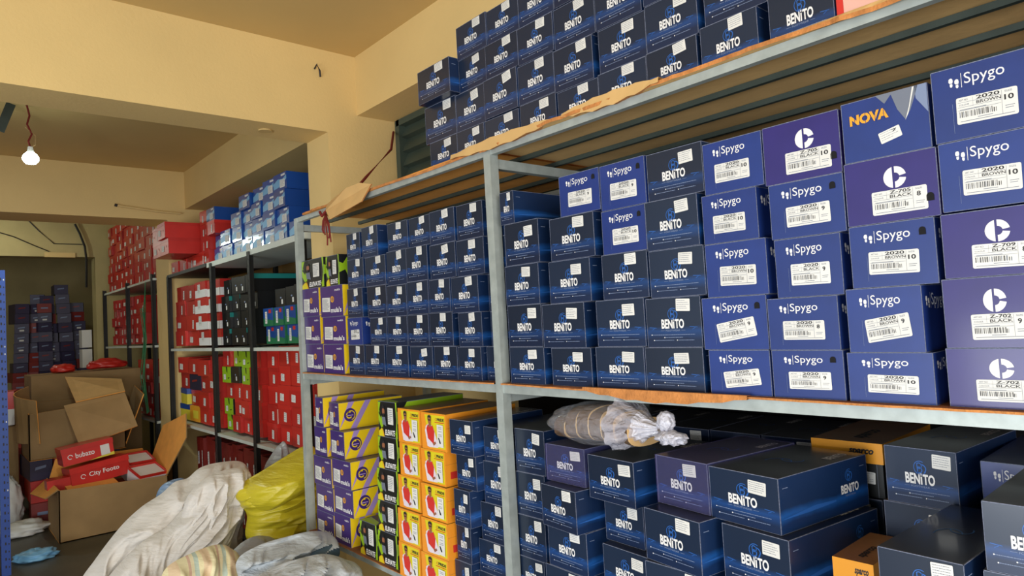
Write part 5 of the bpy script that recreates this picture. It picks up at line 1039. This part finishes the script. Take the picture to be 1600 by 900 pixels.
# things between the blue rack and the cartons
def crumple(name, c, s, m, label, seed, cat, group=None, R_=26, C_=36, amp=.35, fr=2.2, flat=-.6, transp=False):
    b = MB(); b.smooth = True
    for i in range(R_+1):
        for j in range(C_):
            t = math.pi*i/R_; a = 2*math.pi*j/C_; d = Vector((math.sin(t)*math.cos(a), math.sin(t)*math.sin(a), math.cos(t)))
            n_ = noise.noise(d*fr+Vector((seed, 0, 0)))+.5*abs(noise.noise(d*fr*2.3+Vector((0, seed, 0))))+.25*noise.noise(d*fr*5)
            r = 1+amp*n_; v = d*r; v.z = max(v.z, flat)
            b.v.append((c[0]+s[0]*v.x, c[1]+s[1]*v.y, c[2]+s[2]*v.z))
    for i in range(R_):
        for j in range(C_): b.f.append((i*C_+j, (i+1)*C_+j, (i+1)*C_+(j+1) % C_, i*C_+(j+1) % C_)); b.m.append(b.mi(m))
    return tag(b.build(name), label, cat, group)
crumple('crumpled_paper', (-7.2, .50, -1.36), (.10, .10, .24), M['paper'], 'white crumpled paper standing on the floor left of the carton', 3, 'paper', flat=-.62)
crumple('crumpled_paper', (-6.75, .55, -1.46), (.14, .17, .06), M['paper'], 'flat white crumpled paper on the floor beside the carton', 7, 'paper')
crumple('crumpled_paper', (-5.9, .56, -1.475), (.10, .12, .04), M['sky'], 'clear plastic scrap on the floor near the blue rack', 12, 'plastic')
tag(MB().box(-6.9, .06, -1.5, -6.8, .52, -1.46, M['byellow']).build('yellow_board'), 'yellow board lying on the floor behind the blue rack', 'board')
place('redfar', -7.9, .42, -1.5, .3, .3, .34, 92, 'red carton with label on the floor left of the open carton', None, 1)
place('redwhite2', -7.6, .46, -.70, .26, .3, .30, 80, 'red and white box leaning left of the tall carton', None, 1)
tag(MB().box(-8.0, .30, -1.5, -7.45, .60, -.705, kd).build('carton'), 'brown carton standing under the red and white box', 'carton')
for q in range(3): place('heapred', -8.6+.05*q, .62, -1.5+.16*q, .24, .32, .155, 90, 'dull red box stacked on the floor behind the cartons, %s from floor' % ords[q+1], 'dull red boxes behind the cartons', q)
# red plastic packets in front of the back room
crumple('plastic_packet', (-7.9, 1.38, -.23), (.10, .17, .06), M['red'], 'red plastic-wrapped packet above the tall carton', 5, 'packet', amp=.25)
crumple('plastic_packet', (-7.9, 1.0, -.245), (.09, .10, .05), M['red'], 'small red packet left of the other on the brown pile', 15, 'packet', amp=.25)
tag(MB().box(-8.2, .72, -1.5, -7.62, 1.62, -.28, kd).build('carton_pile'), 'brown cartons piled behind the tall open carton', 'carton')
for q, (z0, z1) in enumerate(((-.32, -.08), (-.06, .17))):
    tag(MB().box(-10.5, 1.52, z0, -10.28, 1.63, z1, M['white']).build('foam_block'), 'white foam block by the back room pier, %s one' % ('lower', 'upper')[q], 'foam block', 'foam blocks by the pier')
tag(MB().box(-10.52, 1.50, -1.5, -10.28, 1.63, -.325, M['heap']).build('dark_cabinet'), 'narrow dark cabinet under the white foam blocks', 'cabinet')
tag(MB().box(-11.4, 1.86, -1.5, -10.5, 2.3, .95, M['hole']).build('dark_cupboard'), 'dark cupboard in the back room corner', 'cabinet')
# boards and scraps on the rack behind the column, green straps
for q, (x, z, s) in enumerate(((-9.2, -.78, .3), (-8.9, -.78, .42), (-8.6, -.78, .34))):
    panel(bb := MB(), [(x, 1.76, z), (x+.28, 1.74, z), (x+.34, 1.80, z+s), (x+.05, 1.84, z+s*.9)], .01, kf, ke)
    tag(bb.build('cardboard_scrap'), 'brown cardboard scrap on the lower shelf behind the column, %s one' % ('left', 'middle', 'right')[q], 'cardboard', 'cardboard scraps behind the column')
g = MB(); rg = random.Random(9)
for q in range(7):
    x = -7.30+.03*q; y = 1.62-.01*q
    g.tube([(x, y, .56-.05*q), (x+.10*rg.uniform(-1, 1), y-.02, .30), (x+.08*rg.uniform(-1, 1), y, 0), (x+.12*rg.uniform(-1, 1), y-.03, -.35), (x, y, -.7)], .004, M['green'], 4)
tag(g.build('green_straps'), 'tangled thin green straps hanging in front of the second column', 'strap')

tag(STUFF.build('shoe_boxes'), 'many more shoe boxes: back room heap, rack behind the column and shelf depths', 'shoe boxes', None, 'stuff')
print('BOX COUNT', NTHING)
# ------------------------------------------------------------------ heap of sacks and cloth in the foreground
def fabric(name, rgb, rough, wr=0, stripes=None, transl=0, weave=0, coat=0):
    m, N, L, p = node_mat(name, rough)
    p.inputs['Base Color'].default_value = (*lin(rgb), 1)
    if coat: p.inputs['Coat Weight'].default_value = coat; p.inputs['Coat Roughness'].default_value = .25
    tc = N.new('ShaderNodeTexCoord')
    n = N.new('ShaderNodeTexNoise'); n.inputs['Scale'].default_value = 5; n.inputs['Detail'].default_value = 7; n.inputs['Distortion'].default_value = 1.2
    L.new(tc.outputs['Object'], n.inputs['Vector'])
    mp = N.new('ShaderNodeMapping'); mp.inputs['Rotation'].default_value = (math.radians(weave or 35), 0, 0); mp.inputs['Scale'].default_value = (1, 1.2, 5)
    L.new(tc.outputs['Object'], mp.inputs['Vector']); L.new(mp.outputs[0], n.inputs['Vector']); n.inputs['Distortion'].default_value = .35; n.inputs['Scale'].default_value = 4.5
    b = N.new('ShaderNodeBump'); b.inputs['Strength'].default_value = wr or .5; b.inputs['Distance'].default_value = .035
    L.new(n.outputs[0], b.inputs['Height']); L.new(b.outputs[0], p.inputs['Normal'])
    if stripes:
        sx = N.new('ShaderNodeSeparateXYZ'); L.new(tc.outputs['Object'], sx.inputs[0])
        mu = N.new('ShaderNodeMath'); mu.operation = 'MULTIPLY'; mu.inputs[1].default_value = 9; L.new(sx.outputs['Y'], mu.inputs[0])
        mz = N.new('ShaderNodeMath'); mz.operation = 'MULTIPLY_ADD'; mz.inputs[1].default_value = -2.4; L.new(sx.outputs['Z'], mz.inputs[0]); L.new(mu.outputs[0], mz.inputs[2])
        fr_ = N.new('ShaderNodeMath'); fr_.operation = 'FRACT'; L.new(mz.outputs[0], fr_.inputs[0])
        cr = N.new('ShaderNodeValToRGB'); cr.color_ramp.interpolation = 'CONSTANT'; E_ = cr.color_ramp.elements
        E_[0].position = 0; E_[0].color = (*lin(stripes[0]), 1); E_[1].position = .3; E_[1].color = (*lin(stripes[1]), 1)
        for q, c in enumerate(stripes[2:]):
            k = E_.new(.38+.12*q); k.color = (*lin(c), 1)
        L.new(fr_.outputs[0], cr.inputs[0]); L.new(cr.outputs[0], p.inputs['Base Color'])
    return m
FW = fabric('white_sack_cloth', (222, 216, 208), .75, .6)
FY = fabric('yellow_woven_plastic', (206, 190, 44), .38, .55, weave=14, coat=.2)
FG = fabric('pale_grey_plastic_cloth', (186, 192, 196), .55, 1.0, weave=25)
FBB = fabric('blue_tinted_plastic', (120, 146, 176), .25, .8, coat=.6)
FD = fabric('grey_plastic', (150, 150, 152), .35, .6, coat=.3)
FS = fabric('striped_cloth', (220, 208, 170), .8, .4, stripes=[(224, 214, 172), (206, 172, 150), (226, 216, 180), (176, 190, 176), (226, 214, 170), (222, 196, 160)])
FB = fabric('slate_blue_cloth', (70, 90, 104), .7, .5)
def catmull(P, n):
    out = []; k = len(P)
    for i in range(k):
        p0, p1, p2, p3 = (Vector(P[(i+j-1) % k]) for j in range(4))
        for t in range(n):
            t = t/n
            out.append(.5*((2*p1)+(-p0+p2)*t+(2*p0-5*p1+4*p2-p3)*t*t+(-p0+3*p1-3*p2+p3)*t**3))
    return out
def pillow(name, X, outline, T, m, label, cat, seed, fold=.05, fs=(3, 9), ang=0, lean=0, rings=34, back=.5, group=None, sharp=1.0, tiers=0):
    """soft lump whose outline (y, z) is given; it bulges towards +X by T, with folds running along ang"""
    B = catmull(outline, 12); n = len(B); c = sum((Vector(p) for p in B), Vector((0, 0)))/n
    b = MB(); b.smooth = True; ca, sa = math.cos(math.radians(ang)), math.sin(math.radians(ang))
    for sd in (1, -1):
        for i in range(rings+1):
            r = i/rings
            for q in B:
                p = c+(q-c)*r
                pr = max(0, 1-r**2.4)**.6
                u = (p.x*ca+p.y*sa); v = (-p.x*sa+p.y*ca)
                w = Vector((u*fs[0], v*fs[1], seed*3.7))
                w2 = w+Vector((0, 1.2*noise.noise(Vector((u*3, v*3, seed))), 0))
                rd = (1-min(1, abs(noise.noise(w2))*1.9))**1.6*1.5-.4
                rd2 = 1-abs(noise.noise(w2*2.1+Vector((5, 1, 2))))*2.2
                rd3 = noise.noise(Vector((u*fs[0]*4, v*fs[1]*3.2, seed)))
                h = pr*T+fold*min(1, pr*2.2)*(rd*.65+rd2*.30+rd3*.12)*sharp
                if tiers: h += fold*.8*min(1, pr*2)*(abs(((p.y*tiers+.25*noise.noise(Vector((p.x*5, p.y*4, seed)))) % 1)-.5)*2-.5)
                x = X+lean*(p.y-c.y)+(h if sd > 0 else -pr*T*back)
                b.v.append((x, p.x, p.y))
    for sd in (0, 1):
        o = sd*(rings+1)*n
        for i in range(rings):
            for j in range(n):
                k = (j+1) % n; f = (o+i*n+j, o+(i+1)*n+j, o+(i+1)*n+k, o+i*n+k)
                b.f.append(f if sd == 0 else f[::-1]); b.m.append(b.mi(m))
    return tag(b.build(name), label, cat, group)
pillow('cloth_sack', -4.12, [(.50, -1.5), (.56, -1.24), (.64, -1.12), (.76, -.98), (.86, -.90), (.96, -.85), (1.03, -.80), (1.10, -.79), (1.17, -.745), (1.28, -.735), (1.40, -.756), (1.44, -.84), (1.42, -1.0), (1.38, -1.18), (1.36, -1.5), (.9, -1.52)], .17, FW,
       'big heap of crumpled white cloth sacks on the floor', 'sack', 4, fold=.075, fs=(3.0, 12), ang=42, rings=60)
pillow('cloth_sack', -3.86, [(.50, -1.5), (.54, -1.30), (.66, -1.14), (.80, -1.02), (.92, -.97), (1.02, -.88), (1.12, -.82), (1.25, -.80), (1.30, -.86), (1.30, -.98), (1.22, -1.14), (1.16, -1.28), (1.12, -1.5), (.8, -1.52)], .17, FW,
       'front white sack draped down over the cloth heap', 'sack', 9, fold=.075, fs=(3.2, 14), ang=52, rings=60)
pillow('cloth_sack', -3.80, [(.98, -.98), (1.00, -.84), (1.08, -.76), (1.18, -.725), (1.30, -.73), (1.34, -.80), (1.28, -.90), (1.14, -.96), (1.05, -1.04)], .10, FW,
       'rumpled cream sack corner on top of the white heap', 'sack', 19, fold=.05, fs=(5, 16), ang=70, rings=50)
pillow('plastic_bag', -4.27, [(.97, -.93), (.98, -.86), (1.03, -.82), (1.12, -.82), (1.13, -.92), (1.04, -.98)], .04, FBB, 'small blue and clear plastic bag behind the white heap', 'bag', 23, fold=.02, fs=(6, 12))
pillow('cloth_sack', -3.42, [(.40, -1.5), (.43, -1.24), (.53, -1.13), (.64, -1.10), (.76, -1.14), (.80, -1.5), (.6, -1.52)], .16, FD, 'small grey plastic sack at the foot of the cloth heap', 'sack', 14, fold=.04, fs=(3, 8), ang=60)
pillow('folded_sacks', -3.72, [(1.22, -.845), (1.27, -.79), (1.38, -.745), (1.50, -.695), (1.62, -.655), (1.69, -.70), (1.695, -.90), (1.69, -1.12), (1.66, -1.22), (1.54, -1.16), (1.44, -1.22), (1.34, -1.18), (1.27, -1.08), (1.28, -.97), (1.24, -.90)], .15, FY,
       'stack of folded yellow woven plastic sacks behind the left post', 'sack', 21, fold=.04, fs=(3.5, 15), ang=10, tiers=12, rings=60)
pillow('folded_sacks', -3.70, [(1.27, -.80), (1.36, -.755), (1.50, -.70), (1.64, -.66), (1.68, -.76), (1.60, -.86), (1.46, -.92), (1.32, -.95), (1.25, -.88)], .22, FY,
       'topmost yellow plastic sack folded over the stack', 'sack', 25, fold=.03, fs=(3, 9), ang=20, rings=50)
pillow('folded_sacks', -3.88, [(1.24, -1.5), (1.24, -1.25), (1.30, -1.20), (1.5, -1.18), (1.66, -1.20), (1.68, -1.5), (1.5, -1.52)], .15, FD, 'grey plastic bundle under the yellow sacks', 'sack', 31, fold=.04, fs=(3, 6), ang=30)
pillow('plastic_bag', -4.05, [(1.50, -1.0), (1.50, -.82), (1.56, -.72), (1.60, -.68), (1.64, -.69), (1.64, -1.0), (1.57, -1.05)], .10, FD, 'cloudy grey plastic bag behind the yellow sacks', 'bag', 41, fold=.04, fs=(5, 10), ang=60)
pillow('striped_cloth', -3.05, [(.60, -1.5), (.64, -1.10), (.69, -.985), (.727, -.924), (.82, -.895), (.917, -.886), (.975, -.915), (1.02, -.987), (1.03, -1.2), (1.02, -1.5), (.85, -1.52)], .13, FS, 'cream striped cloth bundle at the bottom of the heap', 'cloth', 51, fold=.06, fs=(4, 14), ang=80)
pillow('cloth_sack', -2.90, [(1.00, -1.5), (.96, -1.05), (.95, -.93), (1.04, -.89), (1.17, -.884), (1.285, -.89), (1.365, -.925), (1.37, -.99), (1.35, -1.06), (1.345, -1.3), (1.33, -1.5), (1.15, -1.52)], .12, FG, 'pale grey folded plastic sacks beside the purple boxes', 'sack', 61, fold=.095, fs=(4.5, 22), ang=25, tiers=14, rings=60)
pillow('cloth_sack', -2.62, [(.86, -1.5), (.88, -1.0), (.92, -.925), (1.0, -.90), (1.09, -.895), (1.20, -.905), (1.29, -.95), (1.355, -1.01), (1.365, -1.2), (1.35, -1.5), (1.1, -1.52)], .13, FG, 'nearest pale grey crumpled sacks at the bottom photo edge', 'sack', 71, fold=.10, fs=(5, 17), ang=35, rings=60)
pillow('cloth_sack', -2.36, [(1.08, -1.5), (1.10, -1.14), (1.18, -1.03), (1.28, -1.01), (1.36, -1.06), (1.37, -1.5), (1.2, -1.52)], .10, FG, 'small pale sack under the shelf edge at the bottom', 'sack', 76, fold=.09, fs=(6, 18), ang=40, rings=50)
pillow('slate_cloth', -2.80, [(1.20, -1.0), (1.22, -.955), (1.28, -.93), (1.34, -.94), (1.355, -.99), (1.28, -1.03)], .025, FB, 'dark slate-blue cloth peeking between the grey sacks', 'cloth', 81, fold=.02, fs=(3, 8), ang=20)
pillow('plastic_bag', -3.40, [(1.04, -1.5), (1.03, -1.14), (1.12, -1.02), (1.24, -1.00), (1.33, -1.10), (1.34, -1.5), (1.2, -1.52)], .12, FD, 'shiny grey plastic sack between white and yellow sacks', 'bag', 91, fold=.04, fs=(5, 10), ang=60)
# clear plastic
def clear(name, tint, alpha, rough=.12):
    m, N, L, p = node_mat(name, rough); p.inputs['Base Color'].default_value = (*lin(tint), 1); p.inputs['Alpha'].default_value = alpha
    p.inputs['Specular IOR Level'].default_value = .9; p.inputs['Coat Weight'].default_value = .6; p.inputs['Coat Roughness'].default_value = .05
    tc = N.new('ShaderNodeTexCoord'); n = N.new('ShaderNodeTexNoise'); n.inputs['Scale'].default_value = 30; n.inputs['Detail'].default_value = 5; n.inputs['Distortion'].default_value = 2
    L.new(tc.outputs['Object'], n.inputs['Vector']); b = N.new('ShaderNodeBump'); b.inputs['Strength'].default_value = .8; b.inputs['Distance'].default_value = .02
    L.new(n.outputs[0], b.inputs['Height']); L.new(b.outputs[0], p.inputs['Normal']); return m
CL = clear('clear_plastic', (214, 214, 224), .22)
CM = clear('half_gathered_plastic', (220, 218, 232), .38, .2)
CW = clear('gathered_white_plastic', (222, 222, 236), .72, .25)
bag = empty('plastic_bag', (-1.22, 1.44, -.365), 0, 'clear plastic bag of brown insole bundles lying on the navy boxes', 'bag')
def blob(c, s, m, seed, amp, fr, shape=None, R_=40, C_=60):
    b = MB(); b.smooth = True
    for i in range(R_+1):
        for j in range(C_):
            t = math.pi*i/R_; a = 2*math.pi*j/C_; d = Vector((math.cos(t), math.sin(t)*math.cos(a), math.sin(t)*math.sin(a)))
            n_ = noise.noise(d*fr+Vector((seed, 0, 0)))+.6*(.5-abs(noise.noise(Vector((d.x*2, d.y*fr*2, d.z*fr*2))+Vector((0, seed, 0)))))
            k = shape(d.x) if shape else 1
            v = Vector((d.x, d.y*k, d.z*k))*(1+amp*n_)
            if v.z < -.82: v.z = -.82-.03*n_
            b.v.append((c[0]+s[0]*v.x, c[1]+s[1]*v.y, c[2]+s[2]*v.z))
    for i in range(R_):
        for j in range(C_): b.f.append((i*C_+j, (i+1)*C_+j, (i+1)*C_+(j+1) % C_, i*C_+(j+1) % C_)); b.m.append(b.mi(m))
    return b
loc('bag_film', blob((-1.265, 1.43, -.308), (.200, .105, .058), CL, 3, .12, 2.4, lambda x: 1 if x < .1 else max(.22, 1-.85*(x-.1))), bag)
neck = MB(); neck.smooth = True; nn_ = 48; rows_ = 14
for i in range(rows_+1):
    t = i/rows_; xx = -1.185+.125*t; rr = .078*(1-t)**1.25+.012
    for j in range(nn_):
        a = 2*math.pi*j/nn_; k = rr*(1+.16*math.sin(a*11+3*noise.noise((t*2, a, 1)))*(.3+.7*t)+.18*noise.noise((math.cos(a)*2, math.sin(a)*2, t*3)))
        neck.v.append((xx, 1.41+k*math.cos(a)-.012*t, -.298+max(-.06, .85*k*math.sin(a))))
for i in range(rows_):
    for j in range(nn_): neck.f.append((i*nn_+j, (i+1)*nn_+j, (i+1)*nn_+(j+1) % nn_, i*nn_+(j+1) % nn_)); neck.m.append(neck.mi(CM if i < 7 else CW))
loc('gathered_neck', neck, bag)
kt = blob((-1.035, 1.39, -.278), (.022, .022, .026), CW, 8, .25, 3, None, 18, 24); loc('knot', kt, bag)
tl = blob((-1.015, 1.38, -.315), (.038, .03, .017), CW, 18, .4, 3, None, 18, 24); loc('bag_tail', tl, bag)
BR = mat('brown_insole_board', (84, 62, 44), .8, nscale=60, namt=.3, bump=.2)
TAN = mat('tan_binding_edge', (206, 170, 118), .8)
for q in range(6):
    x = -1.405+.047*q; e = empty('insole_bundle', (x, 1.435, -.352), 0, 'brown insole bundle inside the clear bag, %s from its left end' % ords[q+1], 'insoles', 'insole bundles in the clear bag')
    b = MB(); n = 24; ln = .012*(2-q)*.4
    hh = (.070, .092, .096, .094, .086, .070)[q]
    prof = [(.082*(1 if abs(math.cos(t)) < .8 else .96)*math.cos(t), hh/2+hh/2*(abs(math.sin(t))**.6)*(1 if math.sin(t) > 0 else -1)) for t in [2*math.pi*i/n for i in range(n)]]
    for k in range(2):
        x0, x1 = ((.0, .040), (.0405, .0435))[k]; m = (BR, TAN)[k]; g = (1, 1.01)[k]
        A = [(x0+ln*z*8, y*g, z*g) for y, z in prof]; B = [(x1+ln*z*8, y*g, z*g) for y, z in prof]
        bb = MB(); bb.poly(A[::-1], m); bb.poly(B, m)
        for i in range(n): j = (i+1) % n; bb.poly([A[i], A[j], B[j], B[i]], m)
        put(('insole_stack', 'binding_edge')[k], bb.data('insole'), e)
# loose label and plastic film
s_ = MB(); S = lambda u, v, k=1: (-1.315+u, 1.315, -.375+v)
